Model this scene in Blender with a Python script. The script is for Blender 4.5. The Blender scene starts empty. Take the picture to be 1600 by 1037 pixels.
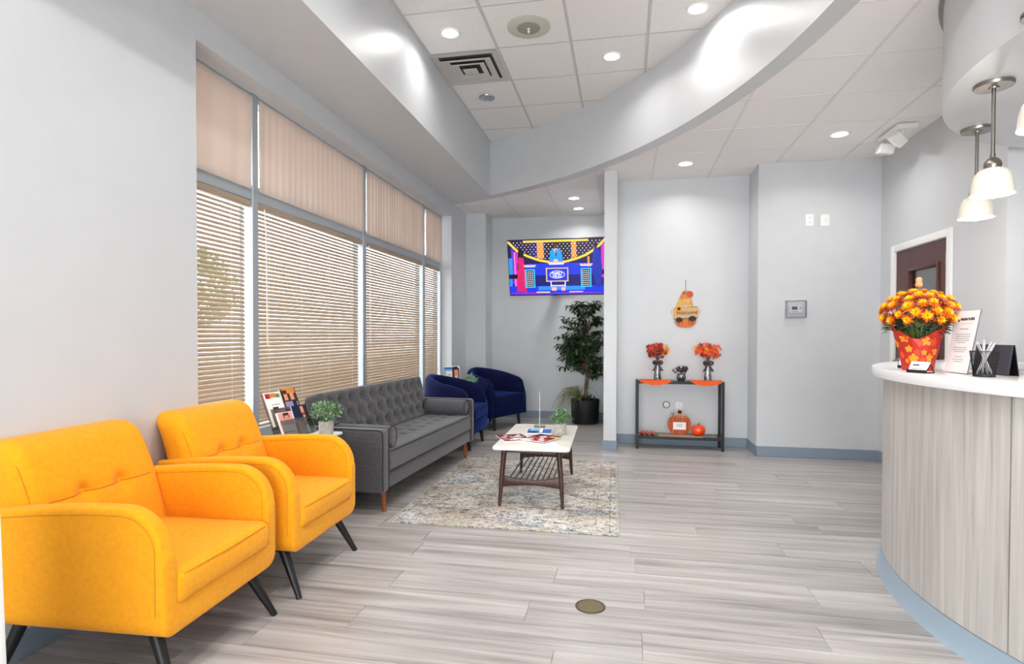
import bpy, bmesh, math, random
from mathutils import Vector, Matrix
R = math.radians
PI = math.pi
random.seed(7)
sc = bpy.context.scene
COL = sc.collection

# ------------------------------------------------------------------ camera
cam = bpy.data.cameras.new('camera')
cam.sensor_width = 36.0
cam.lens = 893.19 / 1600 * 36.0
cam.shift_x = -0.00104
cam.shift_y = 0.01137
cam.clip_start = 0.05
co = bpy.data.objects.new('camera', cam)
COL.objects.link(co)
_r = Vector((0.98164, 0.190731, 0.0022008))
_d = Vector((0.0051946, -0.0151978, -0.999871))
_f = Vector((-0.1906733, 0.9815246, -0.0159095))
co.matrix_world = Matrix(((_r.x, -_d.x, -_f.x, 0), (_r.y, -_d.y, -_f.y, 0), (_r.z, -_d.z, -_f.z, 1.23), (0, 0, 0, 1)))
sc.camera = co

# ------------------------------------------------------------------ world, exposure
w = bpy.data.worlds.new('sky')
sc.world = w
w.use_nodes = True
bg = w.node_tree.nodes['Background']
bg.inputs[0].default_value = (0.93, 0.965, 1.0, 1)
bg.inputs[1].default_value = 12.0
sc.view_settings.view_transform = 'Standard'
sc.view_settings.look = 'None'
sc.view_settings.exposure = 0.1
sc.view_settings.gamma = 1.0
sc.view_settings.use_curve_mapping = False
sc.cycles.use_denoising = True
sc.cycles.max_bounces = 10
sc.cycles.diffuse_bounces = 6
sc.cycles.sample_clamp_indirect = 6.0
DOWN_W = 11.0          # watts of each ceiling downlight
PEND_W = 10.0          # watts of each pendant

# ------------------------------------------------------------------ materials
def S(r, g, b):
    f = lambda c: (c / 255 / 12.92) if c / 255 <= 0.04045 else ((c / 255 + 0.055) / 1.055) ** 2.4
    return (f(r), f(g), f(b), 1.0)
MATS = {}
def mat(name, col, rough=0.6, metal=0.0, spec=0.5, emit=None, es=0.0, coat=0.0, sheen=0.0, trans=0.0, alpha=1.0):
    m = bpy.data.materials.new(name); m.use_nodes = True
    b = m.node_tree.nodes['Principled BSDF']
    b.inputs['Base Color'].default_value = col
    b.inputs['Roughness'].default_value = rough
    b.inputs['Metallic'].default_value = metal
    b.inputs['Specular IOR Level'].default_value = spec
    b.inputs['Coat Weight'].default_value = coat
    b.inputs['Sheen Weight'].default_value = sheen
    b.inputs['Transmission Weight'].default_value = trans
    b.inputs['Alpha'].default_value = alpha
    if emit:
        b.inputs['Emission Color'].default_value = emit
        b.inputs['Emission Strength'].default_value = es
    MATS[name] = m
    return m
def N(m, t, **kw):
    n = m.node_tree.nodes.new(t)
    for k, v in kw.items():
        if k in n.inputs: n.inputs[k].default_value = v
        else: setattr(n, k, v)
    return n
def L(m, a, b): m.node_tree.links.new(a, b)
def bsdf(m): return m.node_tree.nodes['Principled BSDF']
def ramp(m, stops):
    n = m.node_tree.nodes.new('ShaderNodeValToRGB')
    e = n.color_ramp.elements
    while len(e) < len(stops): e.new(0.5)
    for i, (p, c) in enumerate(stops): e[i].position = p; e[i].color = c
    return n
def coords(m, scale=(1, 1, 1), which='Object'):
    t = N(m, 'ShaderNodeTexCoord'); mp = N(m, 'ShaderNodeMapping')
    mp.inputs['Scale'].default_value = scale
    L(m, t.outputs[which], mp.inputs['Vector'])
    return mp.outputs['Vector']
def noisy(name, c1, c2, scale=(40, 40, 40), rough=0.8, bump=0.0, detail=3, lo=0.35, hi=0.65, nscale=1.0, **kw):
    m = mat(name, c1, rough, **kw)
    v = coords(m, scale)
    n = N(m, 'ShaderNodeTexNoise', Scale=nscale, Detail=detail)
    L(m, v, n.inputs['Vector'])
    r = ramp(m, [(lo, c1), (hi, c2)])
    L(m, n.outputs['Fac'], r.inputs['Fac'])
    L(m, r.outputs['Color'], bsdf(m).inputs['Base Color'])
    if bump:
        b = N(m, 'ShaderNodeBump', Strength=bump, Distance=0.002)
        L(m, n.outputs['Fac'], b.inputs['Height'])
        L(m, b.outputs['Normal'], bsdf(m).inputs['Normal'])
    return m
def weave(name, c1, c2, freq=900, rough=0.9, bump=0.35, sheen=0.2):
    """woven cloth: two crossed thread waves plus slub noise"""
    m = mat(name, c1, rough, sheen=sheen, spec=0.25)
    v = coords(m, (1, 1, 1))
    hs = []
    for d in ('X', 'Y', 'Z'):
        wv = N(m, 'ShaderNodeTexWave', Scale=freq / 20.0, Distortion=1.5)
        wv.bands_direction = d
        L(m, v, wv.inputs['Vector']); hs.append(wv.outputs['Fac'])
    a = N(m, 'ShaderNodeMath', operation='MULTIPLY'); L(m, hs[0], a.inputs[0]); L(m, hs[1], a.inputs[1])
    a2 = N(m, 'ShaderNodeMath', operation='ADD'); L(m, a.outputs[0], a2.inputs[0]); L(m, hs[2], a2.inputs[1])
    n = N(m, 'ShaderNodeTexNoise', Scale=60.0, Detail=4.0); L(m, v, n.inputs['Vector'])
    mx = N(m, 'ShaderNodeMath', operation='MULTIPLY_ADD'); L(m, a2.outputs[0], mx.inputs[0]); mx.inputs[1].default_value = 0.25
    L(m, n.outputs['Fac'], mx.inputs[2])
    r = ramp(m, [(0.35, c1), (0.9, c2)])
    L(m, mx.outputs[0], r.inputs['Fac']); L(m, r.outputs['Color'], bsdf(m).inputs['Base Color'])
    b = N(m, 'ShaderNodeBump', Strength=bump, Distance=0.001)
    L(m, mx.outputs[0], b.inputs['Height']); L(m, b.outputs['Normal'], bsdf(m).inputs['Normal'])
    return m
def wood(name, c1, c2, c3, along='X', scale=1.0, rough=0.5, rand=True, bump=0.05, stretch=14.0):
    m = mat(name, c1, rough)
    sx = [stretch * scale] * 3
    sx['XYZ'.index(along)] = 0.9 * scale
    v = coords(m, tuple(sx))
    if rand:
        oi = N(m, 'ShaderNodeObjectInfo')
        ad = N(m, 'ShaderNodeVectorMath', operation='MULTIPLY_ADD')
        cx = N(m, 'ShaderNodeCombineXYZ')
        for i in range(3): L(m, oi.outputs['Random'], cx.inputs[i])
        L(m, cx.outputs[0], ad.inputs[0]); ad.inputs[1].default_value = (37, 51, 43); L(m, v, ad.inputs[2])
        v = ad.outputs[0]
    n = N(m, 'ShaderNodeTexNoise', Scale=1.0, Detail=6.0, Roughness=0.62, Distortion=0.6)
    L(m, v, n.inputs['Vector'])
    r = ramp(m, [(0.28, c1), (0.5, c2), (0.72, c3)])
    L(m, n.outputs['Fac'], r.inputs['Fac'])
    out = r.outputs['Color']
    if rand:
        hs = N(m, 'ShaderNodeHueSaturation')
        mr = N(m, 'ShaderNodeMapRange'); mr.inputs['To Min'].default_value = 0.86; mr.inputs['To Max'].default_value = 1.08
        L(m, oi.outputs['Random'], mr.inputs['Value']); L(m, mr.outputs[0], hs.inputs['Value'])
        L(m, out, hs.inputs['Color']); out = hs.outputs['Color']
    L(m, out, bsdf(m).inputs['Base Color'])
    b = N(m, 'ShaderNodeBump', Strength=bump, Distance=0.002)
    L(m, n.outputs['Fac'], b.inputs['Height']); L(m, b.outputs['Normal'], bsdf(m).inputs['Normal'])
    return m
def glassy(name, tint=(1, 1, 1, 1), refl=0.08, rough=0.02):
    m = bpy.data.materials.new(name); m.use_nodes = True
    nt = m.node_tree; nt.nodes.remove(nt.nodes['Principled BSDF'])
    t = N(m, 'ShaderNodeBsdfTransparent'); t.inputs[0].default_value = tint
    g = N(m, 'ShaderNodeBsdfGlossy'); g.inputs['Roughness'].default_value = rough
    fr = N(m, 'ShaderNodeFresnel', IOR=1.45)
    mr = N(m, 'ShaderNodeMath', operation='MULTIPLY_ADD'); L(m, fr.outputs[0], mr.inputs[0]); mr.inputs[1].default_value = 0.8; mr.inputs[2].default_value = refl * 0.3
    mx = N(m, 'ShaderNodeMixShader')
    L(m, mr.outputs[0], mx.inputs[0]); L(m, t.outputs[0], mx.inputs[1]); L(m, g.outputs[0], mx.inputs[2])
    L(m, mx.outputs[0], nt.nodes['Material Output'].inputs['Surface'])
    MATS[name] = m
    return m
def sheer(name, col, amount=0.5, c2=None):
    """thin cloth or slat that lets some light through"""
    m = bpy.data.materials.new(name); m.use_nodes = True
    nt = m.node_tree; b = nt.nodes['Principled BSDF']
    b.inputs['Base Color'].default_value = col; b.inputs['Roughness'].default_value = 0.75
    t = N(m, 'ShaderNodeBsdfTranslucent'); t.inputs[0].default_value = c2 or col
    mx = N(m, 'ShaderNodeMixShader'); mx.inputs[0].default_value = amount
    L(m, b.outputs[0], mx.inputs[1]); L(m, t.outputs[0], mx.inputs[2])
    L(m, mx.outputs[0], nt.nodes['Material Output'].inputs['Surface'])
    MATS[name] = m
    return m
def emis(name, col, s=1.0):
    m = mat(name, (0.0, 0.0, 0.0, 1), 0.4, emit=col, es=s)
    return m

# ------------------------------------------------------------------ mesh builder
class MB:
    def __init__(s): s.v = []; s.f = []; s.m = []
    def add(s, vs, fs, mi=0):
        o = len(s.v); s.v += [tuple(x) for x in vs]
        for f in fs: s.f.append(tuple(i + o for i in f)); s.m.append(mi)
        return s
    def box(s, x0, x1, y0, y1, z0, z1, mi=0):
        vs = [(x0, y0, z0), (x1, y0, z0), (x1, y1, z0), (x0, y1, z0), (x0, y0, z1), (x1, y0, z1), (x1, y1, z1), (x0, y1, z1)]
        return s.add(vs, [(0, 3, 2, 1), (4, 5, 6, 7), (0, 1, 5, 4), (1, 2, 6, 5), (2, 3, 7, 6), (3, 0, 4, 7)], mi)
    def cbox(s, c, d, mi=0): return s.box(c[0] - d[0] / 2, c[0] + d[0] / 2, c[1] - d[1] / 2, c[1] + d[1] / 2, c[2] - d[2] / 2, c[2] + d[2] / 2, mi)
    def prism(s, pts, a, b, axis='z', mi=0):
        """closed 2-D outline pts pushed from a to b along axis; outline lies in the two other axes in order xyz"""
        n = len(pts)
        def P(p, h):
            if axis == 'z': return (p[0], p[1], h)
            if axis == 'y': return (p[0], h, p[1])
            return (h, p[0], p[1])
        ar = sum(pts[i][0] * pts[(i + 1) % n][1] - pts[(i + 1) % n][0] * pts[i][1] for i in range(n))
        if (ar > 0) == (axis == 'y'): pts = pts[::-1]
        vs = [P(p, a) for p in pts] + [P(p, b) for p in pts]
        fs = [tuple(range(n))[::-1], tuple(range(n, 2 * n))] + [(i, (i + 1) % n, n + (i + 1) % n, n + i) for i in range(n)]
        if a > b: fs = [f[::-1] for f in fs]
        return s.add(vs, fs, mi)
    def lathe(s, prof, n=24, c=(0, 0, 0), mi=0, fn=None):
        """profile of (radius, height) from bottom to top; closed where the radius is 0"""
        vs = []; rings = []
        for r, z in prof:
            if r <= 1e-6: rings.append([len(vs)]); vs.append((c[0], c[1], c[2] + z))
            else:
                rg = []
                for k in range(n):
                    a = 2 * PI * k / n; rr, zz = (r, z) if fn is None else fn(r, z, a)
                    rg.append(len(vs)); vs.append((c[0] + rr * math.cos(a), c[1] + rr * math.sin(a), c[2] + zz))
                rings.append(rg)
        fs = []
        for A, B in zip(rings, rings[1:]):
            if len(A) == 1 and len(B) == 1: continue
            for k in range(n):
                k2 = (k + 1) % n
                if len(A) == 1: fs.append((A[0], B[k2], B[k]))
                elif len(B) == 1: fs.append((A[k], A[k2], B[0]))
                else: fs.append((A[k], A[k2], B[k2], B[k]))
        return s.add(vs, fs, mi)
    def tube(s, pts, r, n=8, mi=0, closed=False, cap=True):
        pts = [Vector(p) for p in pts]; m = len(pts)
        rs = r if isinstance(r, (list, tuple)) else [r] * m
        rings = []; vs = []; up = None
        for i, p in enumerate(pts):
            if closed: t = pts[(i + 1) % m] - pts[i - 1]
            else: t = pts[min(i + 1, m - 1)] - pts[max(i - 1, 0)]
            t.normalize()
            if up is None: up = Vector((0, 0, 1)) if abs(t.z) < 0.9 else Vector((1, 0, 0))
            x = t.cross(up).normalized(); y = x.cross(t).normalized(); up = y
            rg = []
            for k in range(n):
                a = 2 * PI * k / n
                rg.append(len(vs)); vs.append(p + (x * math.cos(a) + y * math.sin(a)) * rs[i])
            rings.append(rg)
        fs = []
        for i in range(m if closed else m - 1):
            A, B = rings[i], rings[(i + 1) % m]
            for k in range(n): fs.append((A[k], B[k], B[(k + 1) % n], A[(k + 1) % n]))
        if cap and not closed: fs.append(tuple(rings[0])); fs.append(tuple(rings[-1][::-1]))
        return s.add(vs, fs, mi)
    def loft(s, rings, cap=True, mi=0, closed=True):
        """rings: lists of points, same count, skinned in order"""
        n = len(rings[0]); vs = [p for r in rings for p in r]; fs = []
        for i in range(len(rings) - 1):
            for k in range(n if closed else n - 1):
                k2 = (k + 1) % n
                fs.append((i * n + k, i * n + k2, (i + 1) * n + k2, (i + 1) * n + k))
        if cap: fs.append(tuple(range(n))[::-1]); fs.append(tuple(range((len(rings) - 1) * n, len(rings) * n)))
        return s.add(vs, fs, mi)
    def rbox(s, c, d, r, n=10, fn=None, mi=0):
        """soft box: centre c, size d, corner radius r, n cells a side; fn(p, unit) moves points"""
        h = [x / 2 for x in d]; vs = []; fs = []; idx = {}
        def ax(i, hh):
            # parameter -1..1, corners sampled densely
            k = max(2, n)
            ts = [-1 + 2 * j / k for j in range(k + 1)]
            return ts
        def pos(u):
            q = []
            for a in range(3):
                inner = max(h[a] - r, 1e-4)
                t = u[a]
                q.append((t, inner))
            # stretch: |t|>.8 maps to the rounded zone
            base = []; off = []
            for a in range(3):
                t, inner = q[a]
                e = 0.72
                if abs(t) <= e: base.append(inner * t / e); off.append(0.0)
                else: base.append(inner * (1 if t > 0 else -1)); off.append((abs(t) - e) / (1 - e) * (1 if t > 0 else -1))
            o = Vector(off)
            if o.length > 1e-6:
                mx = max(abs(x) for x in o)
                ang = Vector([math.tan(x * PI / 4) for x in o]) if mx <= 1 else o
                o = ang.normalized() * (r * min(1.0, mx))
            return Vector(base) + o
        def vid(u):
            k = tuple(round(x, 5) for x in u)
            if k not in idx:
                p = pos(u)
                if fn: p = fn(p, u)
                idx[k] = len(vs); vs.append((p[0] + c[0], p[1] + c[1], p[2] + c[2]))
            return idx[k]
        e = [0.72, 0.86]
        def samples(cnt):
            mid = [-0.72 + 1.44 * j / cnt for j in range(cnt + 1)]
            return [-1, -0.91, -0.81] + mid + [0.81, 0.91, 1]
        nn = n if isinstance(n, (list, tuple)) else [n] * 3
        T = [samples(k) for k in nn]
        for a in range(3):
            b, cc = (a + 1) % 3, (a + 2) % 3
            for sg in (-1, 1):
                for i in range(len(T[b]) - 1):
                    for j in range(len(T[cc]) - 1):
                        q = []
                        for di, dj in ((0, 0), (1, 0), (1, 1), (0, 1)):
                            u = [0, 0, 0]; u[a] = sg; u[b] = T[b][i + di]; u[cc] = T[cc][j + dj]
                            q.append(vid(u))
                        if sg < 0: q = q[::-1]
                        fs.append(tuple(q))
        return s.add(vs, fs, mi)
    def xf(s, M, start=0):
        s.v[start:] = [tuple(M @ Vector(p)) for p in s.v[start:]]
        return s
    def mesh(s, name, mats, bevel=0.0, seg=2, smooth=40, weld=False):
        me = bpy.data.meshes.new(name)
        me.from_pydata(s.v, [], s.f)
        for m in (mats if isinstance(mats, (list, tuple)) else [mats]): me.materials.append(MATS[m] if isinstance(m, str) else m)
        if any(s.m): me.polygons.foreach_set('material_index', s.m)
        if bevel or weld:
            bm = bmesh.new(); bm.from_mesh(me)
            if weld: bmesh.ops.remove_doubles(bm, verts=bm.verts, dist=weld)
            if bevel:
                es = [e for e in bm.edges if len(e.link_faces) == 2 and e.calc_face_angle(0) > 0.5]
                bmesh.ops.bevel(bm, geom=es, offset=bevel, segments=seg, profile=0.5, affect='EDGES', clamp_overlap=True)
            bm.to_mesh(me); bm.free()
        me.shade_smooth()
        if smooth < 180: me.set_sharp_from_angle(angle=R(smooth))
        me.update()
        return me
def link(name, me, parent=None, loc=None, rot=None, scale=None):
    o = bpy.data.objects.new(name, me); COL.objects.link(o)
    if parent: o.parent = parent
    if loc is not None: o.location = loc
    if rot is not None: o.rotation_euler = rot
    if scale is not None: o.scale = scale if isinstance(scale, (tuple, list)) else (scale,) * 3
    return o
def part(name, mb, mats, parent=None, **kw):
    return link(name, mb.mesh(name, mats, **kw), parent)
def tag(o, label, cat, group=None):
    o['label'] = label; o['category'] = cat
    if group: o['group'] = group
    return o
def thing(name, label, cat, loc=(0, 0, 0), rz=0.0, group=None):
    o = bpy.data.objects.new(name, None); COL.objects.link(o)
    o.empty_display_size = 0.1
    o.location = loc; o.rotation_euler = (0, 0, rz)
    return tag(o, label, cat, group)
def struct(o, label=None):
    o['kind'] = 'structure'
    if label: o['label'] = label
    return o
def sempty(name, label=None):
    o = bpy.data.objects.new(name, None); COL.objects.link(o)
    return struct(o, label)
def copy_tree(o, parent=None):
    c = o.copy(); COL.objects.link(c); c.parent = parent
    for ch in list(o.children): copy_tree(ch, c)
    return c
def text(name, body, size, m, parent, loc, rot, shear=0.0, bold=0.0, align='CENTER', ext=0.0003, sx=1.0):
    cu = bpy.data.curves.new(name, 'FONT'); cu.body = body; cu.size = size; cu.shear = shear; cu.offset = bold
    cu.align_x = align; cu.align_y = 'CENTER'; cu.extrude = ext; cu.resolution_u = 3
    cu.materials.append(MATS[m])
    tmp = bpy.data.objects.new(name, cu)
    me = bpy.data.meshes.new_from_object(tmp); me.materials.clear(); me.materials.append(MATS[m])
    bpy.data.objects.remove(tmp)
    return link(name, me, parent, loc, rot, (sx, 1, 1))

# ------------------------------------------------------------------ palette
noisy('wall_paint', S(202, 205, 208), S(204, 207, 210), (6, 6, 6), 0.36, 0.0, spec=0.5)
mat('white_paint', S(236, 236, 236), 0.5)
mat('cove_base', S(128, 143, 158), 0.5)
def tile_mat(name, c1, c2, sc_, thr):
    m = mat(name, c1, 0.95, spec=0.1)
    v = coords(m, (sc_, sc_, sc_))
    n = N(m, 'ShaderNodeTexNoise', Scale=1.0, Detail=4.0, Roughness=0.75); L(m, v, n.inputs['Vector'])
    r = ramp(m, [(thr, c2), (thr + 0.09, c1)]); L(m, n.outputs['Fac'], r.inputs['Fac'])
    L(m, r.outputs['Color'], bsdf(m).inputs['Base Color'])
    b = N(m, 'ShaderNodeBump', Strength=0.5, Distance=0.004); L(m, r.outputs['Color'], b.inputs['Height']); L(m, b.outputs['Normal'], bsdf(m).inputs['Normal'])
tile_mat('tile_fissured', S(240, 238, 236), S(186, 182, 178), 130, 0.34)
mat('grid_light', S(228, 226, 225), 0.5)
tile_mat('tile_plain', S(244, 242, 242), S(222, 220, 219), 160, 0.32)
mat('grid_metal', S(200, 198, 196), 0.5)
wood('plank', S(130, 124, 121), S(172, 167, 164), S(202, 198, 196), 'X', 1.0, 0.3, True, 0.08, 20)
wood('laminate', S(158, 152, 147), S(186, 181, 176), S(206, 202, 197), 'Z', 1.1, 0.45, True, 0.03, 26)
mat('alu', S(168, 176, 182), 0.4, 0.35)
glassy('pane_glass')
sheer('peach_sheer', S(214, 202, 193), 0.22, S(226, 208, 194))
sheer('slat_beige', S(172, 154, 134), 0.06, S(235, 222, 205))
mat('blind_rail', S(160, 142, 122), 0.5)
mat('cord_white', S(228, 224, 216), 0.7)
mat('black_metal', S(12, 12, 14), 0.5)
mat('black_plastic', S(18, 18, 20), 0.4)
mat('chrome', S(200, 200, 200), 0.18, 1.0)
mat('nickel', S(150, 145, 138), 0.3, 1.0)
mat('white_plastic', S(238, 238, 236), 0.4)
emis('lamp_lens', (1.0, 0.97, 0.92, 1), 14.0)
mat('dark_hole', S(30, 30, 30), 0.9)

# ================================================================== STRUCTURE
XL, XWIN = -2.235, -2.372
ZU, ZL = 3.60, 2.96            # upper cove ceiling, general ceiling
AC, AR = (-4.006, 2.364), 5.129   # circle of the curved beam
YF = -2.9                      # wall behind the camera
XR = 2.45

# floor: base slab and one object for every plank
fl = struct(part('floor', MB().box(-2.5, 5.2, YF - 0.1, 8.6, -0.1, -0.004), 'plank'), 'grey wood-look vinyl plank floor')
PW, PL = 0.2, 1.22
y = 1.0; row = 0
pm = {}
while y < 8.36:
    x = -2.3 - random.random() * 1.1
    y1 = min(y + PW, 8.37)
    while x < 2.6:
        x0, x1 = max(x, -2.26), min(x + PL, 3.2)
        x += PL
        if x1 - x0 < 0.08: continue
        k = (round(x1 - x0, 2), round(y1 - y, 3))
        if k not in pm:
            hx, hy = (x1 - x0) / 2 - 0.0009, (y1 - y) / 2 - 0.0009
            pm[k] = MB().box(-hx, hx, -hy, hy, -0.004, 0.0).mesh('plank', 'plank', bevel=0.0012, seg=1)
        link('plank', pm[k], fl, ((x0 + x1) / 2, (y + y1) / 2, 0))
    y += PW

# left wall with the window opening
WY0, WY1, WZ0, WZ1 = 2.675, 7.25, 0.5, 2.79
b = MB()
b.box(XL - 0.25, XL, YF, WY0, 0, 3.8).box(XL - 0.25, XL, WY1, 8.4, 0, 3.8).box(XL - 0.25, XL, WY0, WY1, 0, WZ0).box(XL - 0.25, XL, WY0, WY1, WZ1, 3.8)
struct(part('wall_left', b, 'wall_paint'), 'pale grey painted wall with the long window')
struct(part('wall_back_left', MB().box(XL - 0.25, -0.1, 8.35, 8.5, 0, 3.2), 'wall_paint'), 'pale grey wall behind the television')
struct(part('pillar', MB().box(XL, -1.945, 7.95, 8.35, 0, ZL + 0.1), 'wall_paint'), 'square grey corner pillar behind the blue chairs')
struct(part('wall_partition', MB().box(-0.213, -0.078, 6.16, 8.35, 0, ZL + 0.1), 'wall_paint'), 'end of the narrow partition wall beside the television')
struct(part('wall_back_center', MB().box(-0.078, 1.325, 6.6, 6.75, 0, ZL + 0.1), 'wall_paint'), 'grey wall behind the console table')
struct(part('wall_back_right', MB().box(1.325, XR + 0.15, 6.16, 6.75, 0, ZL + 0.1), 'wall_paint'), 'grey wall with the thermostat')
b = MB()
b.box(XR, XR + 0.14, 5.87, 6.16, 0, ZL + 0.1).box(XR, XR + 0.14, 4.29, 4.945, 0, ZL + 0.1).box(XR, XR + 0.14, 4.945, 5.87, 2.02, ZL + 0.1)
struct(part('wall_right', b, 'wall_paint'), 'grey wall with the dark wooden door')
struct(part('wall_right_return', MB().box(XR + 0.14, 5.1, 4.29, 4.43, 0, ZL + 0.1), 'wall_paint'), 'wall behind the reception desk')
struct(part('wall_right_far', MB().box(5.0, 5.15, YF, 4.3, 0, ZL + 0.1), 'wall_paint'), 'wall beyond the reception desk')
b = MB()
b.box(XL, 5.1, YF - 0.15, YF, 2.5, 3.8).box(XL, -1.9, YF - 0.15, YF, 0, 2.5).box(1.6, 5.1, YF - 0.15, YF, 0, 2.5)
struct(part('wall_front', b, 'wall_paint'), 'wall with the glazed entrance behind the camera')

# window: frame bars, panes
wn = sempty('window_1', 'long aluminium storefront window')
mull = [(WY0, 2.72), (3.335, 3.395), (4.935, 5.0), (6.54, 6.605), (7.205, WY1)]
for a, c in mull:
    part('mullion', MB().box(XWIN - 0.1, XWIN + 0.0, a, c, WZ0, WZ1), 'alu', wn, bevel=0.003, seg=1)
for (a, c), (a2, c2) in zip(mull, mull[1:]):
    for z0, z1 in ((WZ0, 0.6), (2.1, 2.2), (2.745, WZ1)):
        part('rail', MB().box(XWIN - 0.09, XWIN - 0.012, c, a2, z0, z1), 'alu', wn, bevel=0.003, seg=1)
    for z0, z1 in ((0.6, 2.1), (2.2, 2.745)):
        part('pane', MB().box(XWIN - 0.082, XWIN - 0.076, c, a2, z0, z1), 'pane_glass', wn)
struct(part('window_sill', MB().box(XWIN - 0.0, XL + 0.012, WY0, WY1, WZ0 - 0.03, WZ0 + 0.004), 'white_paint', bevel=0.004), 'white sill under the long window')
wf = sempty('window_2', 'glazed entrance behind the camera')
for k in range(4):
    x0 = -1.9 + k * 1.1433
    part('mullion', MB().box(x0, x0 + 0.07, YF - 0.1, YF - 0.02, 0, 2.5), 'alu', wf)
for k in range(3):
    x0 = -1.83 + k * 1.1433
    part('pane', MB().box(x0, x0 + 1.0733, YF - 0.07, YF - 0.064, 0.08, 2.42), 'pane_glass', wf)
    part('rail', MB().box(x0, x0 + 1.0733, YF - 0.1, YF - 0.02, 0, 0.08), 'alu', wf)
    part('rail', MB().box(x0, x0 + 1.0733, YF - 0.1, YF - 0.02, 2.42, 2.5), 'alu', wf)

# soffit over the window and the curved beam
def arc_pts(r, x_from, x_to_low=None, n=40):
    a0 = math.acos((x_from - AC[0]) / r)
    return [(AC[0] + r * math.cos(a0 - 2 * a0 * k / n), AC[1] + r * math.sin(a0 - 2 * a0 * k / n)) for k in range(n + 1)]
XS = -1.64
ai = AR; ao = AR + 0.135
arcI = [p for p in arc_pts(ai, XL, n=96)]
pts = [p for p in arcI if p[0] <= XS and p[1] > 3]
ye = AC[1] + math.sqrt(ai ** 2 - (XS - AC[0]) ** 2)
soff = [(XL, YF), (XS, YF), (XS, ye)] + pts[::-1]
struct(part('trim_1', MB().prism(soff, 2.95, 3.75), 'wall_paint'), 'deep grey soffit box above the window')
oI, oO = arc_pts(ai, XL, n=96), arc_pts(ao, XL, n=96)
b = MB()
ring = []
for p, q in zip(oI, oO):
    ring.append([(p[0], p[1], 2.95), (q[0], q[1], 2.95), (q[0], q[1], 3.75), (p[0], p[1], 3.75)])
b.loft(ring)
struct(part('trim_2', b, 'wall_paint', smooth=30), 'curved white beam dividing the two ceiling heights')

def clip_half(poly, n, d):
    """keep n.p <= d"""
    out = []
    for i in range(len(poly)):
        a, c = poly[i], poly[(i + 1) % len(poly)]
        da, dc = n[0] * a[0] + n[1] * a[1] - d, n[0] * c[0] + n[1] * c[1] - d
        if da <= 0: out.append(a)
        if da * dc < 0:
            t = da / (da - dc); out.append((a[0] + (c[0] - a[0]) * t, a[1] + (c[1] - a[1]) * t))
    return out
def area(p): return abs(sum(p[i][0] * p[(i + 1) % len(p)][1] - p[(i + 1) % len(p)][0] * p[i][1] for i in range(len(p)))) / 2
def tile_obj(poly, z, m, parent, th=0.014):
    cx = sum(p[0] for p in poly) / len(poly); cy = sum(p[1] for p in poly) / len(poly)
    me = MB().prism([(p[0] - cx, p[1] - cy) for p in poly], 0, th).mesh('tile', m)
    return link('tile', me, parent, (cx, cy, z))
# upper ceiling inside the curve
cu = struct(part('ceiling_upper', MB().box(-1.7, 1.3, YF, 7.2, ZU + 0.016, ZU + 0.03), 'tile_fissured'), 'raised ceiling of fissured white tiles inside the curved beam')
P = 0.607; ux0, uy0 = -1.041, 4.05
full = MB().box(-P / 2 + 0.006, P / 2 - 0.006, -P / 2 + 0.006, P / 2 - 0.006, 0, 0.014).mesh('tile', 'tile_fissured')
for i in range(-2, 5):
    for j in range(-11, 7):
        x0, y0 = ux0 + i * P, uy0 + j * P
        g = 0.006
        poly = [(max(x0 + g, XS), y0 + g), (x0 + P - g, y0 + g), (x0 + P - g, y0 + P - g), (max(x0 + g, XS), y0 + P - g)]
        if poly[1][0] <= XS or y0 < YF: continue
        far = max(math.hypot(p[0] - AC[0], p[1] - AC[1]) for p in poly)
        if far < AR and x0 > XS: link('tile', full, cu, (x0 + P / 2, y0 + P / 2, ZU)); continue
        if far >= AR:
            a0 = math.atan2(y0 + P / 2 - AC[1], x0 + P / 2 - AC[0])
            n = (math.cos(a0), math.sin(a0)); d = n[0] * AC[0] + n[1] * AC[1] + AR + 0.03
            poly = clip_half(poly, n, d)
        if len(poly) > 2 and area(poly) > 0.004: tile_obj(poly, ZU, 'tile_fissured', cu)
def bar(x0, y0, x1, y1, z, wd, parent, gm='grid_metal'):
    h = wd / 2
    if abs(x1 - x0) < 1e-6: b = MB().box(x0 - h, x0 + h, min(y0, y1), max(y0, y1), z - 0.004, z + 0.012)
    else: b = MB().box(min(x0, x1), max(x0, x1), y0 - h, y0 + h, z - 0.002, z + 0.012)
    part('grid_bar', b, gm, parent)
for i in range(-1, 5):
    x0 = ux0 + i * P
    if x0 <= XS or x0 - AC[0] > AR: continue
    hh = math.sqrt(AR ** 2 - (x0 - AC[0]) ** 2)
    bar(x0, max(YF, AC[1] - hh), x0, AC[1] + hh, ZU, 0.022, cu)
for j in range(-11, 7):
    y0 = uy0 + j * P
    if abs(y0 - AC[1]) >= AR or y0 < YF: continue
    xe = AC[0] + math.sqrt(AR ** 2 - (y0 - AC[1]) ** 2)
    if xe > XS: bar(XS, y0, xe, y0, ZU, 0.014, cu)
part('edge_angle', MB().box(XS, XS + 0.02, YF, ye, ZU - 0.003, ZU + 0.002), 'grid_metal', cu)

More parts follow.
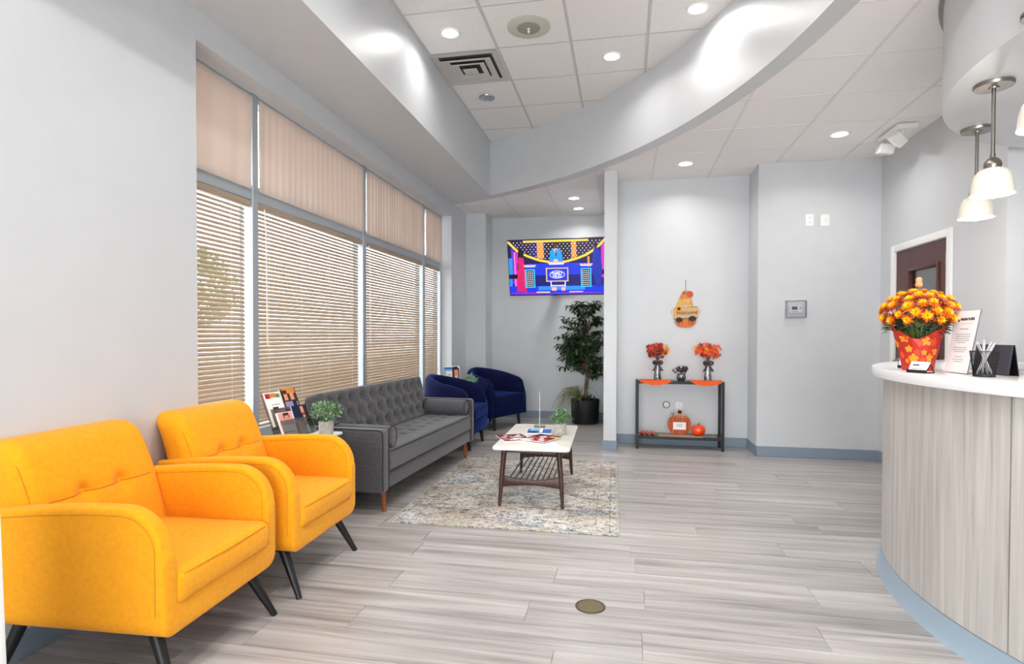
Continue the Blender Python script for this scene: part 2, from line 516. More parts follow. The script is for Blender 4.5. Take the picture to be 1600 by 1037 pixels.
# general ceiling outside the curve
b = MB()
for (x0, x1, y0, y1) in ((-2.3, 5.1, 7.3, 8.5), (1.3, 5.1, YF, 7.3)): b.box(x0, x1, y0, y1, ZL + 0.016, ZL + 0.03)
st = arc_pts(AR + 0.12, XL, n=60)
st = [p for p in st if p[1] > AC[1] - 5.2]
for p, q in zip(st, st[1:]):
    b.add([(p[0], p[1], ZL + 0.02), (1.35, p[1], ZL + 0.02), (1.35, q[1], ZL + 0.02), (q[0], q[1], ZL + 0.02)], [(0, 1, 2, 3)])
cl = struct(part('ceiling_lower', b, 'tile_plain'), 'lower ceiling of plain white tiles outside the curved beam')
Q = 0.6; lx0, ly0 = 1.49, 3.29
full2 = MB().box(-Q / 2 + 0.005, Q / 2 - 0.005, -Q / 2 + 0.005, Q / 2 - 0.005, 0, 0.014).mesh('tile', 'tile_plain')
for i in range(-7, 6):
    for j in range(-10, 9):
        x0, y0 = lx0 + i * Q, ly0 + j * Q; g = 0.005
        poly = [(x0 + g, y0 + g), (x0 + Q - g, y0 + g), (x0 + Q - g, y0 + Q - g), (x0 + g, y0 + Q - g)]
        poly = [(min(max(p[0], XL), 5.0), min(max(p[1], YF), 8.35)) for p in poly]
        if area(poly) < 0.01: continue
        ds = [math.hypot(p[0] - AC[0], p[1] - AC[1]) for p in poly]
        if max(ds) < AR + 0.1: continue
        if min(ds) > AR + 0.1:
            if area(poly) > 0.33: link('tile', full2, cl, (x0 + Q / 2, y0 + Q / 2, ZL))
            else: tile_obj(poly, ZL, 'tile_plain', cl)
            continue
        a0 = math.atan2(y0 + Q / 2 - AC[1], x0 + Q / 2 - AC[0])
        n = (-math.cos(a0), -math.sin(a0)); d = n[0] * AC[0] + n[1] * AC[1] - (AR + 0.11)
        poly = clip_half(poly, n, d)
        if len(poly) > 2 and area(poly) > 0.004: tile_obj(poly, ZL, 'tile_plain', cl)
for i in range(-7, 6):
    x0 = lx0 + i * Q
    if not XL < x0 < 5: continue
    y0 = YF
    if x0 - AC[0] < AR + 0.12: y0 = AC[1] + math.sqrt((AR + 0.12) ** 2 - (x0 - AC[0]) ** 2)
    bar(x0, y0, x0, 8.35, ZL, 0.02, cl, 'grid_light')
for j in range(-10, 9):
    y0 = ly0 + j * Q
    if not YF < y0 < 8.3: continue
    x0 = XL
    if abs(y0 - AC[1]) < AR + 0.12: x0 = max(XL, AC[0] + math.sqrt((AR + 0.12) ** 2 - (y0 - AC[1]) ** 2))
    bar(x0, y0, 5.0, y0, ZL, 0.011, cl, 'grid_light')

# baseboards
def base(name, pts, label):
    b = MB()
    for (x0, y0, x1, y1) in pts: b.box(x0, x1, y0, y1, 0, 0.105)
    struct(part(name, b, 'cove_base', bevel=0.003, seg=1), label)
T = 0.008
base('baseboard_left', [(XL, YF, XL + T, 7.95)], 'grey vinyl baseboard along the window wall')
base('baseboard_back_left', [(-1.945, 8.35 - T, -0.213, 8.35), (XL, 7.95 - T, -1.945, 7.95), (-1.945, 7.942, -1.945 + T, 8.35)], 'grey vinyl baseboard below the television')
base('baseboard_partition', [(-0.221, 6.152, -0.07, 6.16), (-0.078, 6.16, -0.07, 6.6), (-0.221, 6.16, -0.213, 8.35)], 'grey vinyl baseboard around the partition end')
base('baseboard_back_center', [(-0.07, 6.6 - T, 1.325, 6.6)], 'grey vinyl baseboard behind the console table')
base('baseboard_back_right', [(1.325 - T, 6.152, 1.325, 6.6), (1.325 - T, 6.152, XR, 6.16)], 'grey vinyl baseboard below the thermostat')
base('baseboard_right', [(XR - T, 5.91, XR, 6.152), (XR - T, 4.29, XR, 4.9)], 'grey vinyl baseboard beside the door')

# ------------------------------------------------------------------ ceiling lights
def downlight(x, y, z, lit, label, watt=None):
    t = thing('downlight', label, 'ceiling light', (x, y, z - 0.004), 0, 'recessed ceiling downlights')
    part('trim_ring', MB().lathe([(0.062, 0.003), (0.064, -0.004), (0.078, -0.006), (0.082, 0.0), (0.082, 0.003)], 32), 'chrome' if not lit else 'white_plastic', t)
    if lit:
        part('lens', MB().lathe([(0.0, -0.002), (0.063, -0.002)], 28), 'lamp_lens', t)
        ld = bpy.data.lights.new('lamp', 'AREA'); ld.shape = 'DISK'; ld.size = 0.12; ld.energy = watt or DOWN_W
        ld.color = (1.0, 0.97, 0.93); ld.spread = R(150)
        link('lamp', ld, t, (0, 0, -0.009))
    else:
        part('reflector', MB().lathe([(0.0, 0.002), (0.03, 0.001), (0.05, -0.001), (0.063, -0.003)], 28), 'chrome', t)
    return t
UPL = [(-1.356, 4.352, 1, 'lit downlight beside the square air diffuser'), (-0.115, 4.97, 1, 'lit downlight in the raised ceiling nearest the curved beam'),
       (0.51, 4.36, 1, 'lit downlight at the top edge of the raised ceiling, right of the round speaker'),
       (-1.359, 5.6, 0, 'unlit chrome downlight below the square air diffuser')]
for (x, y, s_, lb) in UPL: downlight(x, y, ZU, s_, lb, DOWN_W * 0.4)
for (x, y) in ((-0.735, 2.83), (0.05, 2.83), (-0.735, 1.3), (0.05, 1.3), (-0.735, -0.2), (0.05, -0.2)):  # unseen lamps added overhead and behind the camera to brighten the room
    downlight(x, y, ZU, 1, 'unseen downlight added to light the room, in the raised ceiling above the camera')
LWL = [(1.809, 5.384, 'lit downlight in the lower ceiling near the emergency light'), (0.598, 6.018, 'lit downlight in the lower ceiling in front of the wall with the gnome sign'),
       (-0.631, 7.274, 'upper of the two lit downlights over the television corner'), (-0.621, 7.871, 'lower of the two lit downlights over the television corner')]
for (x, y, lb) in LWL: downlight(x, y, ZL, 1, lb, DOWN_W * 0.6)
for (x, y) in ((3.9, 3.0), (3.9, 1.0), (2.6, 0.2), (2.2, -1.6)):  # more added lamps, never in view, lighting the reception side
    downlight(x, y, ZL, 1, 'unseen downlight added to light the room, over the reception area', DOWN_W * 0.8)

#==OBJECTS==
# ================================================================== WINDOW DRESSING
spans = [(2.72, 3.335), (3.395, 4.935), (5.0, 6.54), (6.605, 7.205)]
names4 = ['beside the yellow armchair backs', 'above the brochure rack and plant', 'behind the grey sofa back', 'beside the corner pillar']
PITCH = 0.0272
def slat_mesh(Ln):
    n = 5; wd = 0.031; b = MB(); top = []; bot = []
    for k in range(n + 1):
        t = -0.5 + k / n
        z = 0.006 * (1 - (2 * t) ** 2)
        top.append((t * wd, z)); bot.append((t * wd, z - 0.0009))
    b.prism(top + bot[::-1], -Ln / 2, Ln / 2, 'y')
    return b.mesh('slat', 'slat_beige', smooth=60)
TILT = [R(49), R(52), R(52), R(52)]
for k, (a, c) in enumerate(spans):
    t = thing('venetian_blind', 'beige slatted venetian blind ' + names4[k], 'blind', (XWIN - 0.035, (a + c) / 2, 0.6), 0, 'venetian blinds in the long window')
    gl, gr = (0.012, 0.05) if k < 3 else (0.012, 0.045)
    Ln = c - a - gl - gr; oy = (gl - gr) / 2
    part('headrail', MB().box(-0.02, 0.022, -(c - a) / 2 + 0.004, (c - a) / 2 - 0.004, 1.458, 1.5), 'blind_rail', t, bevel=0.003, seg=1)
    me = slat_mesh(Ln); nz = 52
    for i in range(nz):
        z = 0.047 + i * PITCH
        link('slat', me, t, (0, oy, z), (0, TILT[k] + R(random.uniform(-2, 2)), 0))
    part('bottom_rail', MB().box(-0.014, 0.014, oy - Ln / 2, oy + Ln / 2, 0.006, 0.024), 'slat_beige', t, bevel=0.004, seg=2)
    nc = 2 if Ln < 1 else 4
    for q in range(nc):
        yy = oy - Ln / 2 + 0.13 + (Ln - 0.26) * q / (nc - 1)
        for dx in (-0.0135, 0.0135):
            part('ladder_cord', MB().tube([(dx, yy, 0.01), (dx, yy, 1.47)], 0.0011, 5), 'cord_white', t)
    if k in (1, 2):
        part('tilt_wand', MB().tube([(0.022, oy - Ln / 2 + 0.07, 1.47), (0.03, oy - Ln / 2 + 0.075, 1.3), (0.03, oy - Ln / 2 + 0.085, 0.55)], 0.0045, 8), 'cord_white', t)
# sheer valance curtains in the upper lights
for k, (a, c) in enumerate(spans):
    nu, nv = max(30, int((c - a) * 60)), 12
    f = [3 + k, 17 + 3 * k, 41]; ph = [random.random() * 6 for _ in f]
    def pt(i, j, off):
        u = i / nu; v = j / nv
        amp = 0.0022 + 0.003 * (k >= 2) + 0.001 * (1 - v)
        x = sum(math.sin(2 * PI * f[q] * u + ph[q] + 0.6 * (1 - v) * math.sin(5 * u + q)) * amp * (1.0, 0.7, 0.25)[q] for q in range(3))
        sag = 0.0
        inset = 0.006 + (0.018 * (1 - v) if k == 0 else 0.0)
        return (x + off, -(c - a) / 2 + 0.003 + u * (c - a - inset - 0.003), 0.0 + v * 0.6 + sag)
    vs = []; fs = []
    for off in (0, 0.0012):
        o = len(vs)
        for i in range(nu + 1):
            for j in range(nv + 1): vs.append(pt(i, j, off))
        for i in range(nu):
            for j in range(nv):
                q = o + i * (nv + 1) + j
                fq = (q, q + nv + 1, q + nv + 2, q + 1)
                fs.append(fq if off == 0 else fq[::-1])
    t = thing('valance_curtain', 'peach sheer curtain covering the upper pane ' + names4[k], 'curtain', (XWIN + 0.003, (a + c) / 2, 2.165), 0, 'sheer curtains in the upper panes')
    part('cloth', MB().add(vs, fs), 'peach_sheer', t, smooth=180)
    part('curtain_rod', MB().tube([(-0.010, -(c - a) / 2 + 0.002, 0.578), (-0.010, (c - a) / 2 - 0.002, 0.578)], 0.0025, 8), 'alu', t)

# ================================================================== YELLOW ARMCHAIRS
weave('yellow_cloth', S(236, 154, 8), S(246, 168, 18), 5200, 0.85, 0.25, 0.1)
mat('yellow_piping', S(206, 126, 4), 0.8)
mat('black_wood', S(9, 8, 8), 0.45)
def make_armchair(name, label, loc, rz):
    """faces +x, origin on the floor under the middle of the body"""
    t = thing(name, label, 'armchair', loc, rz, 'yellow armchairs by the wall')
    W, D = 0.675, 0.70
    hw = W / 2; aw = 0.062; zb, zs, za = 0.215, 0.32, 0.655
    xf_, xb = D / 2, -D / 2
    # shell: U-shaped section swept from back to front, arm tops follow a rounded profile
    def ring(x, zt, ins):
        rb = 0.055; o = []
        hwx = hw - ins; z0 = zb + ins
        # outer left going down, bottom, outer right going up, then inner
        def arm_top(sg):
            r = 0.021
            pts = []
            for q in range(5):
                a = PI * q / 8
                pts.append((hwx - r + r * math.cos(a), zt - r + r * math.sin(a)))
            r2 = 0.018
            for q in range(5):
                a = PI / 2 + PI * q / 8
                pts.append((hwx - aw + r2 + r2 * math.cos(a) + ins, zt - r2 + r2 * math.sin(a)))
            return pts
        right = []
        for q in range(6):
            a = -PI / 2 + PI / 2 * q / 5
            right.append((hwx - rb + rb * math.cos(a), z0 + rb + rb * math.sin(a)))
        right += [(hwx, z0 + rb + (zt - 0.021 - z0 - rb) * q / 3) for q in (1, 2)]
        right += arm_top(1)
        right += [(hwx - aw + ins, zt - 0.018 - (zt - 0.018 - zs) * q / 3) for q in (1, 2, 3)]
        full = right + [(-p[0], p[1]) for p in right[::-1]]
        return [(x, p[0], p[1]) for p in full]
    rings = []
    ra = 0.15
    xs = [xb, xb + 0.01, xb + 0.03, -0.2, -0.05, 0.1] + [xf_ - ra + ra * math.sin(PI / 2 * q / 9) for q in range(10)]
    for i, x in enumerate(xs):
        base_z = za - 0.035 * max(0, min(1, (-x + 0.05) / 0.4)) ** 1.2   # arms dip slightly to the rear
        zt = base_z
        if x > xf_ - ra: zt = za - ra + math.sqrt(max(0.0, ra ** 2 - (x - (xf_ - ra)) ** 2)) * 1.0
        ins = 0.012 if i == 0 else 0.0
        rings.append(ring(x, max(zt, za - ra), ins))
    rings.append(ring(xf_ + 0.007, za - ra - 0.006, 0.006))
    rings.append(ring(xf_ + 0.010, za - ra - 0.018, 0.018))
    b = MB().loft(rings, cap=True)
    body = part('body', b, 'yellow_cloth', t, smooth=50)
    # piping along the outer arm edges, running down the front
    for sg in (-1, 1):
        for inner in (0, 1):
            yy = sg * (hw + 0.0005) if not inner else sg * (hw - aw - 0.0005)
            pp = [(xb + 0.02, yy, za - 0.035 - 0.026), (-0.1, yy, za - 0.012 - 0.026), (0.1, yy, za - 0.026)]
            for q in range(8):
                a = PI / 2 * q / 7
                pp.append((xf_ - ra + (ra - 0.02) * math.sin(a), yy, za - ra + (ra - 0.026) * math.cos(a)))
            pp.append((xf_ - 0.02, yy, 0.36 if inner else 0.30))
            part('piping', MB().tube(pp, 0.0016, 6), 'yellow_piping', body)
    # seat cushion
    def sf(p, u):
        k = (1 - (p.x / 0.31) ** 2) * (1 - (p.y / 0.25) ** 2)
        if p.z > 0: p.z += 0.014 * max(0, k)
        if p.x > 0.2: p.x += 0.012 * (1 - (p.z / 0.07) ** 2)
        return p
    seat = part('seat_cushion', MB().rbox((0.055, 0, 0.365), (0.61, W - 2 * aw + 0.004, 0.125), 0.03, [8, 8, 3], sf), 'yellow_cloth', t, smooth=180)
    hy = W / 2 - aw - 0.002
    for zz in (0.41, 0.318):
        part('piping', MB().tube([(0.1, -hy, zz), (0.34, -hy, zz), (0.365, -hy + 0.03, zz), (0.371, 0, zz), (0.365, hy - 0.03, zz), (0.34, hy, zz), (0.1, hy, zz)], 0.0018, 6), 'yellow_piping', seat)
    # backrest: leaning soft block, rolled top
    bw = 0.60
    def bf(p, u):
        zz = (p.z + 0.26) / 0.52
        k = max(0, 1 - (p.y / (bw / 2)) ** 4)
        if p.x > 0: p.x += 0.02 * k * math.sin(PI * min(1, max(0, zz)))
        for sy in (-0.085, 0.085):
            if p.x > 0: p.x -= 0.03 * math.exp(-((p.y - sy) ** 2 + (p.z - 0.035) ** 2) / 0.0012)
        if p.x > 0 and abs(p.y) < 0.26: p.x -= 0.005 * math.exp(-((p.z - 0.035) / 0.014) ** 2)
        p.x -= 0.16 * zz + 0.10 * max(0, zz - 0.55) ** 2 + (0.03 if p.x < 0 else 0) * (1 - zz)
        # rounded shoulders
        s = max(0, abs(p.y) / (bw / 2) - 0.82) / 0.18
        p.z -= 0.03 * s * s * max(0, (zz - 0.5) / 0.5) ** 2
        return p
    back = part('backrest', MB().rbox((-0.165, 0, 0.59), (0.15, bw, 0.52), 0.055, [4, 44, 34], bf), 'yellow_cloth', t, smooth=180)
    for sy in (-0.085, 0.085):
        part('button', MB().lathe([(0, -0.004), (0.011, -0.002), (0.012, 0.002), (0.0, 0.006)], 12).xf(Matrix.Translation((bf(Vector((0.075, sy, 0.035)), None).x - 0.165 + 0.002, sy, 0.627)) @ Matrix.Rotation(R(80), 4, 'Y')), 'yellow_cloth', back)
    for sg in (-1, 1):
        pp = []
        for q in range(15):
            z_ = -0.20 + 0.43 * q / 14
            xe = 0.060 - 0.03 * max(0, (z_ - 0.17) / 0.06) ** 2
            pp.append(bf(Vector((xe, sg * (bw / 2 - 0.0165), z_)), None) + Vector((-0.165, 0, 0.59)))
        part('piping', MB().tube(pp, 0.0018, 6), 'yellow_piping', back)
    sm = [bf(Vector((0.0762, -0.235 + 0.47 * q / 30, 0.035)), None) + Vector((-0.165, 0, 0.59)) for q in range(31)]
    part('seam', MB().tube(sm, 0.0022, 5), 'yellow_piping', back)
    # legs
    for sx, sy in ((1, 1), (1, -1), (-1, 1), (-1, -1)):
        tp = Vector((sx * 0.255, sy * 0.255, zb + 0.01)); bt = Vector((sx * (0.37 if sx > 0 else 0.33), sy * 0.302, 0.0))
        part('leg', MB().tube([bt, tp], [0.013, 0.024], 14), 'black_wood', t, smooth=60)
    part('under_frame', MB().box(-0.3, 0.3, -0.28, 0.28, zb - 0.012, zb + 0.02), 'black_wood', t, bevel=0.004)
    return t
make_armchair('armchair', 'yellow armchair nearest the camera, cut off by the left edge', (-1.85, 1.92, 0), R(3.0))
make_armchair('armchair', 'yellow armchair beside the brochure table and grey sofa', (-1.855, 2.69, 0), R(2.0))

# ================================================================== GREY SOFA
weave('grey_cloth', S(58, 57, 60), S(88, 87, 91), 5200, 0.85, 0.25, 0.25)
mat('grey_piping', S(44, 43, 46), 0.85)
wood('brown_leg', S(92, 46, 22), S(132, 70, 36), S(150, 84, 46), 'Z', 4, 0.4, False, 0.02)
def make_sofa(loc, rz):
    """length along +y from 0, front face at x = 0, back towards -x"""
    t = thing('sofa', 'charcoal grey tufted three-seat sofa with bolsters and wooden legs', 'sofa', loc, rz)
    Ln, D, aw = 2.0, 0.635, 0.095
    for k, y0 in enumerate((0, Ln - aw)):
        a = part('arm', MB().box(-D, 0, y0, y0 + aw, 0.155, 0.585), 'grey_cloth', t, bevel=0.022, seg=4)
        for yy in (y0 + 0.004, y0 + aw - 0.004):
            part('piping', MB().tube([(-D + 0.02, yy, 0.582), (-0.03, yy, 0.582), (-0.006, yy, 0.565), (-0.001, yy, 0.54), (-0.001, yy, 0.18)], 0.0035, 6), 'grey_piping', a)
    part('base_rail', MB().box(-D + 0.01, -0.012, aw, Ln - aw, 0.165, 0.285), 'grey_cloth', t, bevel=0.015, seg=3)
    part('back_frame', MB().box(-D - 0.01, -D + 0.05, 0.005, Ln - 0.005, 0.17, 0.66), 'grey_cloth', t, bevel=0.02, seg=3)
    # seat cushion with tufts
    cy = Ln / 2; sl = Ln - 2 * aw - 0.004; sd = 0.60
    tb = [(-0.06 - 0.13 * r, -sl / 2 + sl * (q + 0.5) / 10) for r in range(3) for q in range(10)]
    def sf(p, u):
        if p.z > 0.03:
            top = 0.012
            dv = min((p.x - (x0 + 0.18)) ** 2 + (p.y - y0) ** 2 for x0, y0 in tb)
            p.z += top - 0.016 * math.exp(-dv / 0.0011)
            for r in range(3): p.z -= 0.006 * math.exp(-((p.x - (0.12 - 0.13 * r)) / 0.012) ** 2)
            p.z -= 0.004 * math.exp(-(((p.y + sl / 2) / sl * 10 - 0.5 + 5) % 1 - 0.0) ** 2 / 0.004)
        return p
    seat = part('seat_cushion', MB().rbox((-0.30, cy, 0.35), (sd, sl, 0.15), 0.028, [24, 80, 4], sf), 'grey_cloth', t, smooth=180)
    for zz in (0.424, 0.29):
        part('piping', MB().tube([(-0.3, aw + 0.004, zz), (-0.02, aw + 0.006, zz), (0.0, aw + 0.03, zz), (0.0, Ln - aw - 0.03, zz), (-0.02, Ln - aw - 0.006, zz), (-0.3, Ln - aw - 0.004, zz)], 0.0035, 6), 'grey_piping', seat)
    bme = MB().lathe([(0, -0.003), (0.011, -0.001), (0.012, 0.002), (0, 0.006)], 10).mesh('button', 'grey_cloth')
    for x0, y0 in tb: link('button', bme, seat, (x0 - 0.12, cy + y0, 0.424))
    # back cushion: leaning, three rows of tufts
    bl = Ln - 2 * aw - 0.02; bh = 0.40; lean = R(15)
    rows = [0.115, 0.0, -0.115]; nb = 11
    bb = [(z0, -bl / 2 + bl * (q + 0.5 + (0.0 if r != 1 else 0.5)) / nb) for r, z0 in enumerate(rows) for q in range(nb if r != 1 else nb - 1)]
    def kf(p, u):
        if p.x > 0.02:
            dv = min((p.z - z0) ** 2 + (p.y - y0) ** 2 for z0, y0 in bb)
            p.x += 0.022 - 0.034 * math.exp(-dv / 0.0016)
            # diagonal creases between buttons
            st = bl / nb
            for sg in (-1, 1):
                d = ((p.y + bl / 2) / st - 0.5 + sg * (p.z - 0.115) / 0.115 * 0.5) % 1.0
                d = min(d, 1 - d)
                if abs(p.z) < 0.15: p.x -= 0.008 * math.exp(-(d / 0.09) ** 2)
        return p
    Mb = Matrix.Translation((-0.565, cy, 0.60)) @ Matrix.Rotation(-lean, 4, 'Y')
    bk = MB().rbox((0, 0, 0), (0.13, bl, bh), 0.03, [4, 110, 24], kf).xf(Mb)
    back = part('back_cushion', bk, 'grey_cloth', t, smooth=180)
    hb = bl / 2 - 0.01; hz = bh / 2 - 0.01
    for xx in (0.062, -0.06):
        loop = [Mb @ Vector(p) for p in [(xx, -hb, -hz), (xx, -hb, hz - 0.03), (xx, -hb + 0.03, hz + 0.006), (xx, hb - 0.03, hz + 0.006), (xx, hb, hz - 0.03), (xx, hb, -hz)]]
        part('piping', MB().tube(loop, 0.0035, 6), 'grey_piping', back)
    for z0, y0 in bb:
        p = Mb @ Vector((0.056, y0, z0))
        link('button', bme, back, p, (0, PI / 2 - lean, 0))
    # bolsters
    for yy in (aw + 0.085, Ln - aw - 0.085):
        bo = part('bolster', MB().lathe([(0, -0.215), (0.05, -0.213), (0.068, -0.205), (0.075, -0.19), (0.077, 0.0), (0.075, 0.19), (0.068, 0.205), (0.05, 0.213), (0, 0.215)], 24).xf(Matrix.Translation((-0.235, yy, 0.513)) @ Matrix.Rotation(PI / 2, 4, 'Y')), 'grey_cloth', t, smooth=70)
        for xx in (-0.018, -0.452):
            part('piping', MB().tube([(xx, yy + 0.073 * math.cos(2 * PI * q / 20), 0.513 + 0.073 * math.sin(2 * PI * q / 20)) for q in range(20)], 0.0035, 6, closed=True), 'grey_piping', bo)
    for xx in (-0.06, -D + 0.06):
        for yy in (0.12, Ln - 0.12):
            part('leg', MB().tube([(xx + (0.01 if xx > -0.3 else -0.01), yy, 0), (xx, yy, 0.17)], [0.015, 0.023], 14), 'brown_leg', t, smooth=60)
    return t
make_sofa((-1.585, 3.585, 0), R(-2.9))

# ================================================================== SIDE TABLES
def side_table(label, loc, rz, top, h, legm):
    t = thing('side_table', label, 'table', loc, rz)
    part('table_top', MB().box(-top[0] / 2, top[0] / 2, -top[1] / 2, top[1] / 2, h - 0.018, h), 'white_paint', t, bevel=0.005)
    for sx in (-1, 1):
        for sy in (-1, 1):
            part('leg', MB().tube([(sx * (top[0] / 2 - 0.03), sy * (top[1] / 2 - 0.03), 0), (sx * (top[0] / 2 - 0.05), sy * (top[1] / 2 - 0.05), h - 0.027)], [0.012, 0.018], 12), legm, t, smooth=60)
    part('shelf', MB().box(-top[0] / 2 + 0.05, top[0] / 2 - 0.05, -top[1] / 2 + 0.05, top[1] / 2 - 0.05, 0.18, 0.195), 'white_paint', t, bevel=0.003)
    return t
side_table('white side table between the yellow armchair and grey sofa', (-2.03, 3.30, 0), 0, (0.38, 0.44), 0.58, 'white_paint')
side_table('small white side table between the two blue chairs', (-1.96, 6.83, 0), 0, (0.42, 0.34), 0.555, 'black_wood')

# ================================================================== RUG
def rug_mat():
    m = mat('rug_pile', S(200, 190, 175), 0.95, spec=0.1)
    v = coords(m)
    def nz(scale, det=5, rough=0.6, dist=0.4, off=0.0):
        n = N(m, 'ShaderNodeTexNoise', Scale=scale, Detail=det, Roughness=rough, Distortion=dist)
        mp = N(m, 'ShaderNodeMapping'); mp.inputs['Location'].default_value = (off, off * 1.7, 0); mp.inputs['Scale'].default_value = (0.75, 1.2, 1)
        L(m, v, mp.inputs['Vector']); L(m, mp.outputs[0], n.inputs['Vector'])
        return n.outputs['Fac']
    base = ramp(m, [(0.35, S(182, 168, 152)), (0.48, S(206, 199, 189)), (0.62, S(220, 220, 219))]); L(m, nz(2.2), base.inputs['Fac'])
    cur = base.outputs['Color']
    def over(fac, col):
        nonlocal cur
        mx = N(m, 'ShaderNodeMix', data_type='RGBA'); L(m, fac, mx.inputs[0]); L(m, cur, mx.inputs[6]); mx.inputs[7].default_value = col
        cur = mx.outputs[2]
    def mul(a, b_):
        q = N(m, 'ShaderNodeMath', operation='MULTIPLY'); L(m, a, q.inputs[0]); L(m, b_, q.inputs[1]); return q.outputs[0]
    def th(f, lo, hi):
        r = ramp(m, [(lo, (0, 0, 0, 1)), (hi, (1, 1, 1, 1))]); L(m, f, r.inputs['Fac']); return r.outputs['Color']
    # scroll-like outlines: thin bands of a noise field
    def band(f, c, wdt):
        r = ramp(m, [(c - wdt, (0, 0, 0, 1)), (c, (1, 1, 1, 1)), (c + wdt, (0, 0, 0, 1))]); L(m, f, r.inputs['Fac']); return r.outputs['Color']
    speck = th(nz(95, 3, 0.8, 0, 3.1), 0.47, 0.55)
    over(mul(mul(th(nz(7, 4, 0.6, 1.2, 1.3), 0.50, 0.57), speck), th(nz(2.6, 2, 0.5, 0, 8), 0.36, 0.5)), S(66, 76, 82))
    over(mul(band(nz(11, 3, 0.5, 2.2, 5.2), 0.5, 0.06), th(nz(60, 3, 0.8, 0, 2), 0.42, 0.5)), S(58, 64, 78))
    over(mul(band(nz(15, 3, 0.5, 1.5, 9.2), 0.57, 0.03), speck), S(122, 104, 86))
    over(mul(th(nz(3.1, 3, 0.5, 0.3, 12.1), 0.60, 0.66), speck), S(96, 122, 140))
    over(mul(th(nz(5.2, 3, 0.5, 0.5, 21.7), 0.68, 0.72), speck), S(200, 160, 60))
    # border lines, from the distance to the edge
    sx = N(m, 'ShaderNodeSeparateXYZ'); L(m, v, sx.inputs[0])
    def edge(o, half):
        a = N(m, 'ShaderNodeMath', operation='ABSOLUTE'); L(m, o, a.inputs[0])
        s_ = N(m, 'ShaderNodeMath', operation='SUBTRACT'); s_.inputs[0].default_value = half; L(m, a.outputs[0], s_.inputs[1]); return s_.outputs[0]
    mn = N(m, 'ShaderNodeMath', operation='MINIMUM'); L(m, edge(sx.outputs[0], 0.745), mn.inputs[0]); L(m, edge(sx.outputs[1], 1.03), mn.inputs[1])
    for c, wdt in ((0.06, 0.004), (0.15, 0.004)):
        over(mul(band(mn.outputs[0], c, wdt), th(nz(50, 2, 0.7, 0, 4), 0.36, 0.46)), S(98, 104, 110))
    over(band(mn.outputs[0], 0.01, 0.012), S(176, 172, 160))
    L(m, cur, bsdf(m).inputs['Base Color'])
    b = N(m, 'ShaderNodeBump', Strength=0.4, Distance=0.002); L(m, nz(400, 2), b.inputs['Height']); L(m, b.outputs['Normal'], bsdf(m).inputs['Normal'])
rug_mat()
rg = part('rug', MB().box(-0.745, 0.745, -1.03, 1.03, 0, 0.008), 'rug_pile', bevel=0.003)
rg.location = (-0.785, 4.54, 0.0005); rg.rotation_euler = (0, 0, R(1.0))
tag(rg, 'faded beige and blue oriental rug under the coffee table', 'rug')

# ================================================================== COFFEE TABLE
wood('walnut', S(38, 20, 14), S(62, 34, 24), S(80, 46, 34), 'Z', 5, 0.4, False, 0.02)
noisy('white_stone', S(224, 220, 210), S(234, 231, 224), (9, 9, 9), 0.3, spec=0.5)
RZ = 0.009
t = thing('coffee_table', 'white-topped coffee table with dark legs and a rod shelf', 'table', (-0.655, 4.475, RZ), R(1.5))
W2, L2, H = 0.275, 0.545, 0.425
r = 0.035; o = []
for cx_, cy_, a0 in ((W2 - r, L2 - r, 0), (-W2 + r, L2 - r, 90), (-W2 + r, -L2 + r, 180), (W2 - r, -L2 + r, 270)):
    o += [(cx_ + r * math.cos(R(a0 + 15 * q)), cy_ + r * math.sin(R(a0 + 15 * q))) for q in range(7)]
part('table_top', MB().prism(o, H - 0.02, H), 'white_stone', t, bevel=0.004)
for sx in (-1, 1):
    for sy in (-1, 1):
        part('leg', MB().tube([(sx * 0.225, sy * 0.505, 0), (sx * 0.212, sy * 0.485, 0.2), (sx * 0.195, sy * 0.475, H - 0.02)], [0.011, 0.017, 0.020], 14), 'walnut', t, smooth=60)
for sy in (-1, 1):
    up = [(-0.205 + 0.41 * q / 12, 0.215 - 0.025 * math.sin(PI * q / 12)) for q in range(13)]
    dn = [(-0.205 + 0.41 * q / 12, 0.135 + 0.018 * math.sin(PI * q / 12)) for q in range(13)]
    part('stretcher', MB().prism(up + dn[::-1], sy * 0.485 - 0.011, sy * 0.485 + 0.011, 'y'), 'walnut', t, bevel=0.003)
mat('rod_brass', S(96, 82, 66), 0.35, 0.6)
for q in range(9):
    x = -0.155 + 0.31 * q / 8
    z = 0.205 - 0.02 * math.cos(PI * x / 0.41) + 0.0
    part('rod', MB().tube([(x, -0.478, z), (x, 0.478, z)], 0.005, 8), 'rod_brass', t)
part('apron', MB().box(-0.18, 0.18, -0.46, -0.445, H - 0.05, H - 0.02).box(-0.18, 0.18, 0.445, 0.46, H - 0.05, H - 0.02), 'walnut', t)
CTZ = RZ + H

